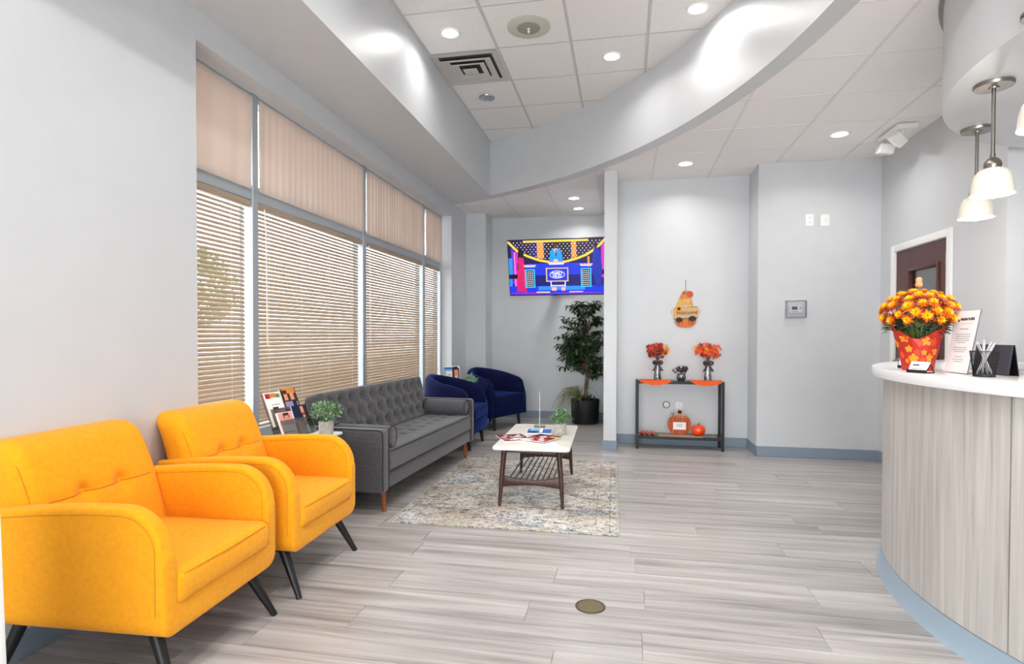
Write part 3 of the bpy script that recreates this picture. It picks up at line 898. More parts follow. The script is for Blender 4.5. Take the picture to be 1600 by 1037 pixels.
# ================================================================== BLUE TUB CHAIRS
def velvet(name, c):
    m = mat(name, c, 0.75, sheen=0.35, spec=0.12)
    bsdf(m).inputs['Sheen Tint'].default_value = S(60, 120, 240)
    bsdf(m).inputs['Sheen Roughness'].default_value = 0.35
    v = coords(m, (9, 9, 9)); n = N(m, 'ShaderNodeTexNoise', Scale=1.0, Detail=4.0); L(m, v, n.inputs['Vector'])
    r = ramp(m, [(0.3, c), (0.75, (c[0] * 1.8, c[1] * 1.9, c[2] * 1.9, 1))]); L(m, n.outputs['Fac'], r.inputs['Fac']); L(m, r.outputs['Color'], bsdf(m).inputs['Base Color'])
velvet('blue_velvet', S(5, 11, 46))
mat('dark_leg', S(20, 15, 14), 0.4)
def tub_chair(label, loc, rz):
    """faces +x"""
    t = thing('tub_chair', label, 'armchair', loc, rz, 'blue velvet tub chairs')
    Wd, Dp, th = 0.36, 0.36, 0.085
    path = []
    for q in range(6): path.append((0.28 - 0.23 * q / 5, -Wd))
    for q in range(1, 24):
        a = -PI / 2 - PI * q / 24
        path.append((0.05 + 0.36 * math.cos(a), Wd * math.sin(a)))
    for q in range(6): path.append((0.05 + 0.23 * q / 5, Wd))
    n = len(path); rings = []
    for i, (x, y) in enumerate(path):
        a = path[max(i - 1, 0)]; c = path[min(i + 1, n - 1)]
        tx, ty = c[0] - a[0], c[1] - a[1]; ll = math.hypot(tx, ty); nx, ny = ty / ll, -tx / ll   # outward
        s = abs(i / (n - 1) - 0.5) * 2
        h = 0.785 - 0.155 * (s ** 1.5) - (0.05 * max(0, (s - 0.86) / 0.14) ** 2)
        if s > 0.93: h -= 0.10 * ((s - 0.93) / 0.07) ** 2
        fl_ = 0.035 * (1 - s * 0.6)
        pr = [(th / 2 - 0.02, 0.17), (th / 2, 0.19)]
        k = 0.5
        pr += [(th / 2 + fl_ * k, 0.45), (th / 2 + fl_, h - 0.05)]
        for q in range(1, 6):
            aa = PI * q / 6
            pr.append((fl_ + th / 2 * math.cos(aa), h - 0.045 + 0.045 * math.sin(aa)))
        pr += [(-th / 2 + fl_, h - 0.05), (-th / 2 + fl_ * k, 0.42), (-th / 2, 0.17)]
        rings.append([(x + nx * d, y + ny * d, z) for d, z in pr])
    part('shell', MB().loft(rings), 'blue_velvet', t, smooth=60)
    def sf(p, u):
        if p.z > 0: p.z += 0.02 * max(0, 1 - (p.x / 0.35) ** 2) * max(0, 1 - (p.y / 0.33) ** 2)
        if p.x < -0.1: p.y *= max(0.35, 1 - ((-p.x - 0.1) / 0.28) ** 2 * 0.6)
        return p
    part('seat_cushion', MB().rbox((0.015, 0, 0.38), (0.60, 0.63, 0.13), 0.035, [10, 10, 3], sf), 'blue_velvet', t, smooth=180)
    part('front_rail', MB().box(-0.25, 0.30, -0.315, 0.315, 0.17, 0.32), 'blue_velvet', t, bevel=0.02, seg=3)
    for sx, sy in ((1, 1), (1, -1), (-1, 1), (-1, -1)):
        part('leg', MB().tube([(sx * 0.25, sy * 0.28, 0), (sx * 0.23, sy * 0.27, 0.18)], [0.016, 0.026], 12), 'dark_leg', t, smooth=60)
    return t
tub_chair('bright blue velvet tub chair directly behind the grey sofa', (-1.845, 6.10, 0), R(0))
tub_chair('dark blue velvet tub chair in the far corner below the television', (-1.73, 7.45, 0), R(-24))
# ================================================================== RECEPTION
CC, CR = (2.92, 2.8), 1.66
def arc_ring(c, r0, r1, z0, z1, a0, a1, n=48):
    rings = []
    for k in range(n + 1):
        a = R(a0 + (a1 - a0) * k / n); ca, sa = math.cos(a), math.sin(a)
        rings.append([(c[0] + r1 * ca, c[1] + r1 * sa, z0), (c[0] + r0 * ca, c[1] + r0 * sa, z0), (c[0] + r0 * ca, c[1] + r0 * sa, z1), (c[0] + r1 * ca, c[1] + r1 * sa, z1)])
    return MB().loft(rings)
mat('solid_white', S(240, 240, 242), 0.15, spec=0.5)
mat('kick_blue', S(150, 168, 182), 0.45)
t = thing('reception_desk', 'curved reception desk faced in grey wood-grain laminate panels', 'reception desk', (0, 0, 0))
for a0, a1 in ((112, 152.3), (152.5, 197.4), (197.6, 240)):
    part('panel', arc_ring(CC, CR - 0.02, CR, 0.105, 1.02, a0, a1), 'laminate', t, smooth=30)
part('carcass', arc_ring(CC, CR - 0.3, CR - 0.022, 0.02, 1.018, 112.5, 239.5), 'white_paint', t, smooth=30)
k_ = MB(); rg_ = []
for q in range(61):
    a = R(112 + 128 * q / 60); ca, sa = math.cos(a), math.sin(a)
    rg_.append([(CC[0] + rr * ca, CC[1] + rr * sa, zz) for rr, zz in ((CR - 0.03, 0.0), (CR - 0.03, 0.102), (CR + 0.004, 0.102), (CR + 0.006, 0.03), (CR + 0.022, 0.0))])
part('kick_plate', k_.loft(rg_), 'kick_blue', t, smooth=50)
tp = arc_ring(CC, CR - 0.33, CR + 0.055, 1.02, 1.068, 112, 240, 72)
part('counter_top', tp, 'solid_white', t, bevel=0.006, smooth=40)
CZ = 1.068
# bulkhead above the desk
BC, BR = (3.0, 2.8), 1.49
pl = [(BC[0] + BR * math.cos(R(a)), BC[1] + BR * math.sin(R(a))) for a in [93 + 94.5 * q / 40 for q in range(41)]]
pl = [(p[0], min(p[1], 4.288)) for p in pl]
pl += [(1.50, 2.5), (1.42, 2.36), (1.38, 2.1), (1.38, 1.3), (4.99, 1.3), (4.99, 4.288)]
struct(part('trim_3', MB().prism(pl, 2.42, ZL + 0.05), 'wall_paint', smooth=30), 'curved hanging bulkhead above the reception desk')
struct(part('trim_4', arc_ring(BC, BR - 0.005, BR + 0.022, ZL - 0.008, ZL - 0.003, 100, 190), 'nickel', smooth=30), 'thin metal edge where the bulkhead meets the ceiling')
# pendants
def glow_glass():
    m = mat('shade_glass', S(222, 216, 204), 0.35, emit=(1.0, 0.95, 0.88, 1), es=0.10)
    mat('bulb', S(255, 250, 240), 0.4, emit=(1.0, 0.95, 0.86, 1), es=9.0)
glow_glass()
def pendant(x, y, zb, label):
    t = thing('pendant_lamp', label, 'pendant light', (x, y, 2.42), 0, 'pendant lamps over the reception desk')
    d = zb - 2.42
    part('canopy', MB().lathe([(0.0, -0.024), (0.02, -0.024), (0.022, -0.018), (0.076, -0.018), (0.079, -0.014), (0.079, 0.0)], 32), 'nickel', t)
    part('rod', MB().tube([(0, 0, -0.02), (0, 0, d + 0.2)], 0.0085, 12), 'nickel', t)
    part('socket', MB().lathe([(0.0, d + 0.13), (0.03, d + 0.134), (0.036, d + 0.15), (0.032, d + 0.17), (0.02, d + 0.184), (0.011, d + 0.188), (0.011, d + 0.205), (0, d + 0.206)], 24), 'nickel', t)
    pr = [(0.03, d + 0.138), (0.055, d + 0.128), (0.070, d + 0.105), (0.079, d + 0.07), (0.083, d + 0.035), (0.086, d + 0.012), (0.083, d + 0.012), (0.080, d + 0.035), (0.076, d + 0.07), (0.067, d + 0.103), (0.053, d + 0.124), (0.03, d + 0.134)]
    part('shade', MB().lathe(pr, 32), 'shade_glass', t, smooth=70)
    part('bulb', MB().lathe([(0, d - 0.004), (0.022, d + 0.002), (0.032, d + 0.025), (0.026, d + 0.06), (0.012, d + 0.1), (0.012, d + 0.13)], 20), 'bulb', t)
    ld = bpy.data.lights.new('lamp', 'POINT'); ld.energy = PEND_W; ld.shadow_soft_size = 0.05; ld.color = (1, 0.95, 0.87)
    link('lamp', ld, t, (0, 0, d - 0.05))
pendant(1.711, 3.107, 1.885, 'nickel pendant lamp with lit glass shade, the middle one over the desk')
pendant(1.989, 3.758, 1.895, 'nickel pendant lamp with lit glass shade farthest from the camera')
pendant(1.515, 2.44, 1.98, 'pendant lamp with white glass shade cut by the right edge')

# ---- things on the desk
# potted chrysanthemum
mat('foil_red', S(196, 38, 22), 0.4, spec=0.6)
mat('foil_print', S(246, 150, 28), 0.45)
mat('foil_print_red', S(226, 74, 44), 0.45)
mat('petal_red', S(188, 56, 8), 0.6); mat('petal_orange', S(244, 140, 8), 0.6); mat('petal_yellow', S(254, 208, 24), 0.6)
noisy('leaf_dark', S(24, 52, 20), S(58, 96, 40), (60, 60, 60), 0.5)
noisy('leaf_mid', S(62, 104, 54), S(120, 158, 96), (50, 50, 50), 0.5)
noisy('leaf_pale', S(96, 138, 110), S(170, 200, 160), (70, 70, 70), 0.55)
mat('stem_green', S(96, 132, 56), 0.6)
mat('soil', S(40, 30, 22), 0.95)
def leaf(mb, p, d, up, ln, wd, mi=0, curl=0.25):
    d = Vector(d).normalized(); s = d.cross(Vector(up))
    if s.length < 1e-3: s = d.cross(Vector((1, 0, 0)))
    s.normalize(); n = s.cross(d)
    p = Vector(p)
    A = p; B = p + d * ln * 0.5 - n * ln * curl * 0.15; C_ = p + d * ln - n * ln * curl * 0.5
    l1 = p + d * ln * 0.42 + s * wd / 2 + n * wd * 0.18; r1 = p + d * ln * 0.42 - s * wd / 2 + n * wd * 0.18
    l2 = p + d * ln * 0.72 + s * wd * 0.36 + n * wd * 0.1 - n * ln * curl * 0.2; r2 = p + d * ln * 0.72 - s * wd * 0.36 + n * wd * 0.1 - n * ln * curl * 0.2
    mb.add([A, l1, l2, C_, r2, r1, B], [(0, 6, 1), (1, 6, 2), (2, 6, 3), (3, 6, 4), (4, 6, 5), (5, 6, 0)], mi)
def rdir(lo=-1.0, hi=1.0):
    z = random.uniform(lo, hi); a = random.random() * 2 * PI; q = math.sqrt(1 - z * z)
    return Vector((q * math.cos(a), q * math.sin(a), z))
t = thing('potted_chrysanthemum', 'orange and yellow chrysanthemums in a red leaf-printed foil wrap', 'potted plant', (1.345, 2.975, CZ), 0)
def wrapr(z, a):
    k = z / 0.19
    return 0.062 + 0.036 * min(1, k) ** 1.3 + 0.004 * math.sin(9 * a + 12 * k) * k + 0.003 * math.sin(17 * a + 2) * k
def rim(a):   # two raised corners with a dip facing the room
    # image left is about -x+y*..., use direction angles
    c = math.cos(a - R(-152)); return 0.158 + 0.058 * (abs(math.sin(a - R(-117))) ** 1.5) - 0.012 * max(0, math.cos(a + R(117)))
vs = []; fs = []; na, nz_ = 56, 12
for j in range(nz_ + 1):
    for k in range(na):
        a = 2 * PI * k / na; z = rim(a) * j / nz_
        rr = wrapr(z, a) + (0.014 * max(0, (j - 9) / 3) ** 2 * (abs(math.sin(a - R(-117))) ** 2))
        vs.append((rr * math.cos(a), rr * math.sin(a), z))
for j in range(nz_):
    for k in range(na): fs.append((j * na + k, j * na + (k + 1) % na, (j + 1) * na + (k + 1) % na, (j + 1) * na + k))
o = len(vs)
for j in range(nz_, 2, -1):   # inner skin
    for k in range(na):
        x, y_, z = vs[j * na + k]; q = 1 - 0.0025 / math.hypot(x, y_); vs.append((x * q, y_ * q, z))
for j in range(nz_ - 3):
    for k in range(na): fs.append((o + j * na + k, o + j * na + (k + 1) % na, o + (j + 1) * na + (k + 1) % na, o + (j + 1) * na + k))
for k in range(na): fs.append((nz_ * na + k, nz_ * na + (k + 1) % na, o + (k + 1) % na, o + k))
fs.append(tuple(range(na))[::-1])
wrap = part('foil_wrap', MB().add(vs, fs), 'foil_red', t, smooth=60)
part('soil', MB().lathe([(0, 0.125), (0.072, 0.12), (0.072, 0.1), (0, 0.1)], 24), 'soil', t)
prs = [(-152, 0.15, 0.022, 0), (-128, 0.055, 0.026, 0), (-140, 0.10, 0.017, 0), (-92, 0.135, 0.021, 0), (-108, 0.125, 0.016, 1), (-112, 0.02, 0.019, 0), (-150, 0.045, 0.012, 0), (-97, 0.085, 0.014, 0), (-116, 0.085, 0.018, 1), (-170, 0.07, 0.018, 1), (-78, 0.06, 0.02, 0), (-70, 0.13, 0.02, 1), (-100, 0.05, 0.017, 1), (-137, 0.03, 0.012, 1), (170, 0.12, 0.018, 0), (-60, 0.09, 0.02, 0)]
for ad, z0, sz, ty in prs:
    pts_ = []; m_ = 22
    for q in range(m_):
        th_ = 2 * PI * q / m_; rr = sz * (0.55 + 0.45 * abs(math.cos(2.5 * th_)))
        du, dz = rr * math.sin(th_), rr * math.cos(th_); a = R(ad) + du / 0.085
        zz = max(0.004, min(z0 + dz, rim(a) - 0.006)); r_ = wrapr(zz, a) + 0.0016
        pts_.append((r_ * math.cos(a), r_ * math.sin(a), zz))
    a = R(ad); r_ = wrapr(z0, a) + 0.0018
    part('printed_leaf', MB().add([(r_ * math.cos(a), r_ * math.sin(a), z0)] + pts_, [(0, 1 + q, 1 + (q + 1) % m_) for q in range(m_)]), 'foil_print' if ty == 0 else 'foil_print_red', wrap)
def bloom_mesh(seed):
    rn = random.Random(seed); b = MB()
    for lay, (cnt, ln, el, mi) in enumerate(((17, 0.030, 0.12, 0), (15, 0.025, 0.42, 1), (14, 0.021, 0.7, 2), (12, 0.016, 1.0, 2), (8, 0.010, 1.35, 2))):
        for q in range(cnt):
            a = 2 * PI * q / cnt + rn.uniform(-0.15, 0.15) + lay; e = el + rn.uniform(-0.15, 0.15)
            d = Vector((math.cos(a) * math.cos(e), math.sin(a) * math.cos(e), math.sin(e)))
            leaf(b, d * 0.002 + Vector((0, 0, 0.002 * lay)), d, (0, 0, 1), ln * rn.uniform(0.85, 1.1), 0.0065, mi if rn.random() < 0.8 else min(2, mi + 1), -0.2)
    return b.mesh('bloom', ['petal_red', 'petal_orange', 'petal_yellow'], smooth=180)
bms = [bloom_mesh(s_) for s_ in range(4)]
cnt = 0; tries = 0; pos = []
while cnt < 72 and tries < 5000:
    tries += 1
    d = rdir(-0.34, 1.0)
    p = Vector((d.x * 0.142, d.y * 0.142, 0.262 + d.z * 0.098))
    if any((p - q).length < 0.037 for q in pos): continue
    pos.append(p); cnt += 1
    nrm = Vector((d.x, d.y, d.z * 1.1 + 0.25)).normalized()
    o_ = link('bloom', bms[cnt % 4], t, p, nrm.to_track_quat('Z', 'Y').to_euler(), random.uniform(0.85, 1.15))
b = MB()
for p in pos[::2]: b.tube([(p.x * 0.12, p.y * 0.12, 0.115), (p.x * 0.55, p.y * 0.55, 0.115 + (p.z - 0.115) * 0.6), p], 0.0018, 5)
part('stems', b, 'stem_green', t)['kind'] = 'stuff'
b = MB()
for q in range(260):
    d = rdir(-0.5, 0.6); rr = random.uniform(0.5, 0.95)
    p = Vector((d.x * 0.115 * rr, d.y * 0.115 * rr, 0.215 + d.z * 0.08 * rr)); leaf(b, p, d + Vector((0, 0, 0.15)), (0, 0, 1), random.uniform(0.025, 0.05), random.uniform(0.014, 0.022))
for q in range(14):
    a = R(-190 + random.uniform(-20, 20)); p = Vector((0.11 * math.cos(a), 0.11 * math.sin(a), 0.19 + random.uniform(-0.01, 0.06))); leaf(b, p, (math.cos(a), math.sin(a), random.uniform(-0.2, 0.3)), (0, 0, 1), 0.04, 0.018)
part('foliage', b, 'leaf_dark', t, smooth=180)['kind'] = 'stuff'
mat('pick_tan', S(222, 160, 110), 0.6)
pk = part('decoration_pick', MB().lathe([(0, 0.385), (0.012, 0.388), (0.016, 0.398), (0.011, 0.409), (0.012, 0.413), (0.014, 0.421), (0.009, 0.431), (0, 0.434)], 14).tube([(0, 0, 0.2), (0, 0, 0.386)], 0.0015, 5), 'pick_tan', t)
pk['label'] = 'small tan figure on a stick among the blooms'
# sign with the practice name
mat('paper', S(244, 243, 246), 0.5); mat('ink', S(38, 38, 40), 0.6); mat('ink_grey', S(126, 126, 130), 0.7); mat('ink_red', S(200, 120, 120), 0.7)
glassy('acrylic', (0.97, 0.98, 0.98, 1), 0.12)
t = thing('counter_sign', 'white printed sign headed MARQUEE leaning beside the flower pot', 'sign', (1.402, 2.784, CZ), R(-90), None)
# local frame: x to the reader's right, y away from the reader, z up; leaning back
LN = Matrix.Rotation(R(-10), 4, 'X')
part('acrylic_holder', MB().box(-0.087, 0.087, 0.0022, 0.0045, 0.0, 0.276).xf(LN).box(-0.087, 0.087, -0.002, 0.075, 0.0, 0.0025), 'acrylic', t)
pp = part('paper', MB().box(-0.085, 0.085, 0.0, 0.0018, 0.003, 0.274).xf(LN), 'paper', t)
def onsign(u, v): return tuple(LN @ Vector((u, -0.0007, v)))
rt = (R(90 + 10), 0, 0)
text('lettering', 'MARQUEE', 0.0215, 'ink', pp, onsign(0.012, 0.233), rt, 0.28, 0.0007)
b = MB()
b.prism([(-0.062, 0.240), (-0.054, 0.226), (-0.049, 0.223), (-0.036, 0.243), (-0.043, 0.236), (-0.050, 0.229)], -0.0007, -0.0003, 'y').prism([(-0.058, 0.226), (-0.052, 0.236), (-0.048, 0.224)], -0.0007, -0.0003, 'y')
part('logo_mark', b.xf(LN), 'ink', pp)
rows = [(0.216, -0.028, 0.052, 'ink_red', 0.0015), (0.193, -0.03, 0.03, 'ink_grey', 0.003)]
rows += [(0.170, -0.052, 0.052, 'ink_grey', 0.0022), (0.161, -0.05, 0.055, 'ink_grey', 0.0022), (0.152, -0.048, 0.05, 'ink_grey', 0.0022), (0.143, -0.052, 0.055, 'ink_grey', 0.0022), (0.134, -0.03, 0.03, 'ink_grey', 0.0022), (0.112, -0.052, 0.05, 'ink_grey', 0.0022), (0.103, -0.052, 0.05, 'ink_grey', 0.0022), (0.094, -0.038, 0.036, 'ink_grey', 0.0022), (0.072, -0.028, 0.026, 'ink_grey', 0.0022), (0.060, -0.04, 0.04, 'ink_grey', 0.0022), (0.051, -0.03, 0.03, 'ink_grey', 0.0022)]
for m_ in ('ink_red', 'ink_grey'):
    b = MB()
    for z0, u0, u1, mm, hh in rows:
        if mm != m_: continue
        u = u0
        while u < u1:
            wl = min(random.uniform(0.006, 0.014), u1 - u)
            b.box(u, u + wl, -0.0006, -0.0002, z0 - hh / 2, z0 + hh / 2); u += wl + 0.002
    part('printed_lines', b.xf(LN), m_, pp)['kind'] = 'stuff'
# business card holders
def card_holder(label, x, y, rz):
    t = thing('card_holder', label, 'card holder', (x, y, CZ), rz)
    for sx in (-0.042, 0.042):
        part('side_frame', MB().tube([(sx, -0.026, 0.003), (sx, 0.0, 0.04), (sx, 0.022, 0.003)], 0.0025, 6).tube([(sx, -0.026, 0.003), (sx, 0.022, 0.003)], 0.0025, 6), 'black_metal', t)
    part('tray', MB().box(-0.044, 0.044, -0.028, -0.0265, 0.0025, 0.014).box(-0.044, 0.044, -0.028, 0.0, 0.0005, 0.003), 'black_metal', t)
    c = link('business_card', MB().box(-0.042, 0.042, -0.0015, 0.0015, 0, 0.048).mesh('business_card', 'paper'), t, (0, -0.0225, 0.006), (R(-30), 0, 0))
    part('card_print', MB().box(-0.03, 0.0, -0.0019, -0.0016, 0.028, 0.034).box(-0.03, 0.02, -0.0019, -0.0016, 0.012, 0.014), 'ink', c)
card_holder('small black wire holder with white business cards in front of the pot', 1.262, 2.765, R(-63))
card_holder('small black wire card holder half hidden behind the red pot', 1.392, 3.16, R(-40))
# pen cup with pens
t = thing('pen_cup', 'black wire mesh pen cup on the reception counter', 'pen cup', (1.395, 2.567, CZ), 0)
def mesh_cup():
    b = MB(); n, r0, r1, h = 36, 0.034, 0.046, 0.1
    for k in range(n):
        a = 2 * PI * k / n
        for sg in (-1, 1):
            pts_ = []
            for q in range(5):
                aa = a + sg * q / 4 * 0.6; f = q / 4; rr = r0 + (r1 - r0) * f
                pts_.append((rr * math.cos(aa), rr * math.sin(aa), 0.004 + (h - 0.006) * f))
            b.tube(pts_, 0.0007, 3, cap=False)
    return b
part('mesh_wall', mesh_cup(), 'black_metal', t)['kind'] = 'stuff'
part('rim', MB().tube([(0.0465 * math.cos(2 * PI * q / 28), 0.0465 * math.sin(2 * PI * q / 28), 0.1) for q in range(28)], 0.0018, 6, closed=True), 'black_metal', t)
part('base', MB().lathe([(0, 0), (0.036, 0), (0.036, 0.006), (0, 0.006)], 24), 'black_metal', t)
mat('pen_grey', S(190, 190, 194), 0.35); mat('pen_clip', S(90, 90, 96), 0.3, 0.7)
pens = [((-0.02, 0.015), (0.05, 0.25), 'leaning far left'), ((0.01, 0.02), (-0.02, 0.08), 'leaning slightly left'), ((0.0, -0.01), (0.08, -0.02), 'standing upright'), ((0.02, -0.01), (0.12, -0.22), 'leaning right'), ((-0.005, -0.02), (0.2, -0.30), 'leaning far right')]
for k, (o_, tl, wd_) in enumerate(pens):
    sd = -tl[1] * 1.5; d = Vector((sd * 0.877, -sd * 0.48, 1)).normalized(); bp = Vector((1.395 - d.x * 0.045 + o_[1] * 0.4, 2.567 - d.y * 0.045 + o_[0] * 0.4, CZ + 0.008))
    p = thing('pen', 'grey ballpoint pen ' + wd_ + ' in the mesh cup', 'pen', bp, 0, 'pens in the mesh cup')
    Q_ = d.to_track_quat('Z', 'Y').to_matrix().to_4x4()
    part('barrel', MB().lathe([(0, 0), (0.002, 0.004), (0.0048, 0.014), (0.005, 0.125), (0.0035, 0.13), (0.0035, 0.138), (0, 0.139)], 10).xf(Q_), 'pen_grey', p)
    part('clip', MB().box(0.0045, 0.0065, -0.0015, 0.0015, 0.085, 0.128).xf(Q_), 'pen_clip', p)
t = thing('display_easel', 'dark grey tent-shaped card stand behind the pen cup', 'card stand', (1.525, 2.735, CZ), R(-90))
mat('easel_dark', S(62, 60, 70), 0.5)
part('front_board', MB().box(-0.12, 0.12, -0.002, 0.002, 0, 0.125).xf(Matrix.Translation((0, -0.018, 0)) @ Matrix.Rotation(R(-7), 4, 'X')), 'easel_dark', t, bevel=0.001, seg=1)
part('back_board', MB().box(-0.12, 0.12, -0.002, 0.002, 0, 0.125).xf(Matrix.Translation((0, 0.018, 0)) @ Matrix.Rotation(R(7), 4, 'X')), 'black_plastic', t, bevel=0.001, seg=1)

# ================================================================== DOOR ON THE RIGHT WALL
wood('door_wood', S(58, 24, 22), S(76, 34, 30), S(90, 44, 38), 'Z', 2, 0.4, False, 0.02)
d1 = sempty('door_1', 'dark reddish-brown wooden door with a glass panel and white frame')
b = MB()
b.box(XR - 0.018, XR, 4.905, 4.975, 0, 2.055).box(XR - 0.018, XR, 5.845, 5.91, 0, 2.055).box(XR - 0.018, XR, 4.975, 5.845, 1.995, 2.055)
part('door_frame', b, 'white_paint', d1, bevel=0.004)
b = MB()
b.box(XR + 0.0, XR + 0.14, 4.946, 4.98, 0, 2.019).box(XR + 0.0, XR + 0.14, 5.84, 5.869, 0, 2.019).box(XR + 0.0, XR + 0.14, 4.98, 5.84, 1.992, 2.019)
part('door_jamb', b, 'white_paint', d1)
lf = part('door_leaf', MB().box(XR + 0.004, XR + 0.046, 4.984, 5.125, 0.01, 1.99).box(XR + 0.004, XR + 0.046, 5.60, 5.838, 0.01, 1.99).box(XR + 0.004, XR + 0.046, 5.125, 5.60, 1.80, 1.99).box(XR + 0.004, XR + 0.046, 5.125, 5.60, 0.01, 0.95), 'door_wood', d1)
b = MB()
for (y0, y1, z0, z1) in ((5.11, 5.135, 0.935, 1.815), (5.59, 5.615, 0.935, 1.815), (5.135, 5.59, 0.935, 0.96), (5.135, 5.59, 1.79, 1.815)): b.box(XR - 0.008, XR + 0.05, y0, y1, z0, z1)
part('glass_bead', b, 'door_wood', lf, bevel=0.003)
part('glass_panel', MB().box(XR + 0.022, XR + 0.028, 5.13, 5.6, 0.945, 1.805), 'pane_glass', lf)
for z0 in (1.78, 0.95, 0.2):
    h_ = part('hinge', MB().tube([(XR - 0.006, 4.98, z0), (XR - 0.006, 4.98, z0 + 0.1)], 0.007, 10).box(XR - 0.003, XR + 0.003, 4.98, 5.01, z0, z0 + 0.1), 'nickel', d1)
part('door_handle', MB().lathe([(0.03, 0), (0.03, 0.008), (0.01, 0.012), (0.01, 0.045), (0, 0.047)], 16).xf(Matrix.Translation((XR + 0.004, 5.77, 1.0)) @ Matrix.Rotation(-PI / 2, 4, 'Y')).box(XR - 0.045, XR - 0.033, 5.66, 5.78, 0.992, 1.008), 'nickel', d1, bevel=0.002)
struct(part('wall_corridor', MB().box(3.6, 3.7, 4.43, 6.75, 0, ZL).box(XR + 0.14, 3.6, 6.65, 6.75, 0, ZL), 'wall_paint'), 'corridor wall seen through the door glass')
downlight(3.1, 5.4, ZL, 1, 'unseen downlight added to light the corridor behind the door', DOWN_W * 0.5)  # added lamp out of sight, brightens the corridor behind the door glass

# ================================================================== CEILING FITTINGS
# square air diffuser
mat('duct_grey', S(196, 194, 190), 0.5); mat('duct_dark', S(70, 68, 66), 0.8)
t = thing('air_diffuser', 'square white louvred air diffuser in the raised ceiling', 'air vent', (-1.345, 4.955, ZU), 0)
def sq(r0, r1, z0, z1, mi=0, th_=0.004):
    b = MB(); rings = []
    c = [(-1, -1), (1, -1), (1, 1), (-1, 1)]
    rings = [[(p[0] * r0, p[1] * r0, z0) for p in c], [(p[0] * r1, p[1] * r1, z1) for p in c], [(p[0] * r1, p[1] * r1, z1 + th_) for p in c], [(p[0] * r0, p[1] * r0, z0 + th_) for p in c], [(p[0] * r0, p[1] * r0, z0) for p in c]]
    return b.loft(rings, cap=False)
part('backing', MB().box(-0.285, 0.285, -0.285, 0.285, -0.004, -0.001), 'duct_dark', t)
part('outer_frame', sq(0.285, 0.235, -0.008, -0.006, th_=0.004), 'duct_grey', t)
for r0, r1, z0, z1 in ((0.215, 0.155, -0.034, -0.016), (0.145, 0.095, -0.038, -0.016), (0.085, 0.0, -0.042, -0.020)):
    if r1 > 0:
        part('louvre', sq(r0, r1, z0, z1), 'duct_grey', t)
        part('louvre_lip', sq(r0 + 0.004, r0 - 0.018, z0 - 0.001, z0 + 0.001), 'duct_grey', t)
    else:
        part('centre_plate', MB().box(-0.062, 0.062, -0.062, 0.062, -0.040, -0.036), 'duct_grey', t, bevel=0.002)
        part('screw', MB().lathe([(0, -0.043), (0.006, -0.042), (0.006, -0.039)], 10), 'nickel', t)
for sx, sy in ((1, 0), (-1, 0), (0, 1), (0, -1)):
    part('strut', MB().box(-0.004 + (0.0 if sx == 0 else min(0, sx * 0.21)), 0.004 + (0.0 if sx == 0 else max(0, sx * 0.21)), -0.004 + (0 if sy == 0 else min(0, sy * 0.21)), 0.004 + (0 if sy == 0 else max(0, sy * 0.21)), -0.014, -0.005), 'duct_dark', t)
# round speaker plate with sprinkler tip
mat('speaker_plate', S(196, 196, 182), 0.5); mat('speaker_grille', S(150, 149, 136), 0.7)
t = thing('ceiling_speaker', 'round putty-coloured plate with a darker grille in the raised ceiling', 'ceiling speaker', (-0.735, 4.385, ZU - 0.002), 0)
part('plate', MB().lathe([(0.09, -0.010), (0.15, -0.009), (0.166, -0.003), (0.166, 0.0)], 40), 'speaker_plate', t)
part('grille', MB().lathe([(0, -0.012), (0.08, -0.011), (0.09, -0.0095)], 40), 'speaker_grille', t)
part('tip', MB().lathe([(0, -0.045), (0.008, -0.044), (0.009, -0.03), (0.006, -0.026), (0.006, -0.016), (0.014, -0.012)], 14), 'white_plastic', t)
# emergency light
t = thing('emergency_light', 'white two-headed emergency light on the ceiling beside the right wall', 'emergency light', (2.24, 5.37, ZL - 0.004), R(0))
part('housing', MB().box(-0.07, 0.09, -0.19, 0.19, -0.045, 0), 'white_plastic', t, bevel=0.012, seg=3)
for yy, rz_, ry_ in ((-0.12, 25, 35), (0.13, -5, 10)):
    hd = part('lamp_head', MB().rbox((0, 0, -0.03), (0.12, 0.12, 0.085), 0.014, [3, 3, 3]).xf(Matrix.Translation((-0.02, yy, -0.085)) @ Matrix.Rotation(R(rz_), 4, 'Z') @ Matrix.Rotation(R(ry_), 4, 'Y') @ Matrix.Rotation(R(ry_), 4, 'X')), 'white_plastic', t, smooth=60)
    part('swivel', MB().tube([(0.0, yy, -0.03), (-0.005, yy, -0.08)], 0.014, 10), 'white_plastic', t)

# ================================================================== WALL FITTINGS
def plate(name, label, cat, x, yw, z, wd, ht):
    t = thing(name, label, cat, (x, yw - 0.0005, z), 0)
    part('cover_plate', MB().box(-wd / 2, wd / 2, -0.006, 0, -ht / 2, ht / 2), 'white_plastic', t, bevel=0.002)
    return t
def outlet(label, x, yw, z):
    t = plate('wall_outlet', label, 'outlet', x, yw, z, 0.075, 0.118)
    for dz in (-0.024, 0.024):
        s_ = part('socket', MB().lathe([(0, 0.0075), (0.015, 0.0075), (0.0165, 0.006), (0.0165, 0)], 18).xf(Matrix.Translation((0, 0, dz)) @ Matrix.Rotation(PI / 2, 4, 'X')), 'white_plastic', t)
        part('slot', MB().box(-0.007, -0.005, -0.0082, -0.0078, dz, dz + 0.009).box(0.005, 0.007, -0.0082, -0.0078, dz, dz + 0.009).box(-0.0015, 0.0015, -0.0082, -0.0078, dz - 0.009, dz - 0.005), 'dark_hole', s_)
outlet('white wall outlet high on the wall beside a blank plate', 1.804, 6.16, 2.372)
outlet('white wall outlet above the wooden pumpkin under the console table', 0.605, 6.6, 0.424)
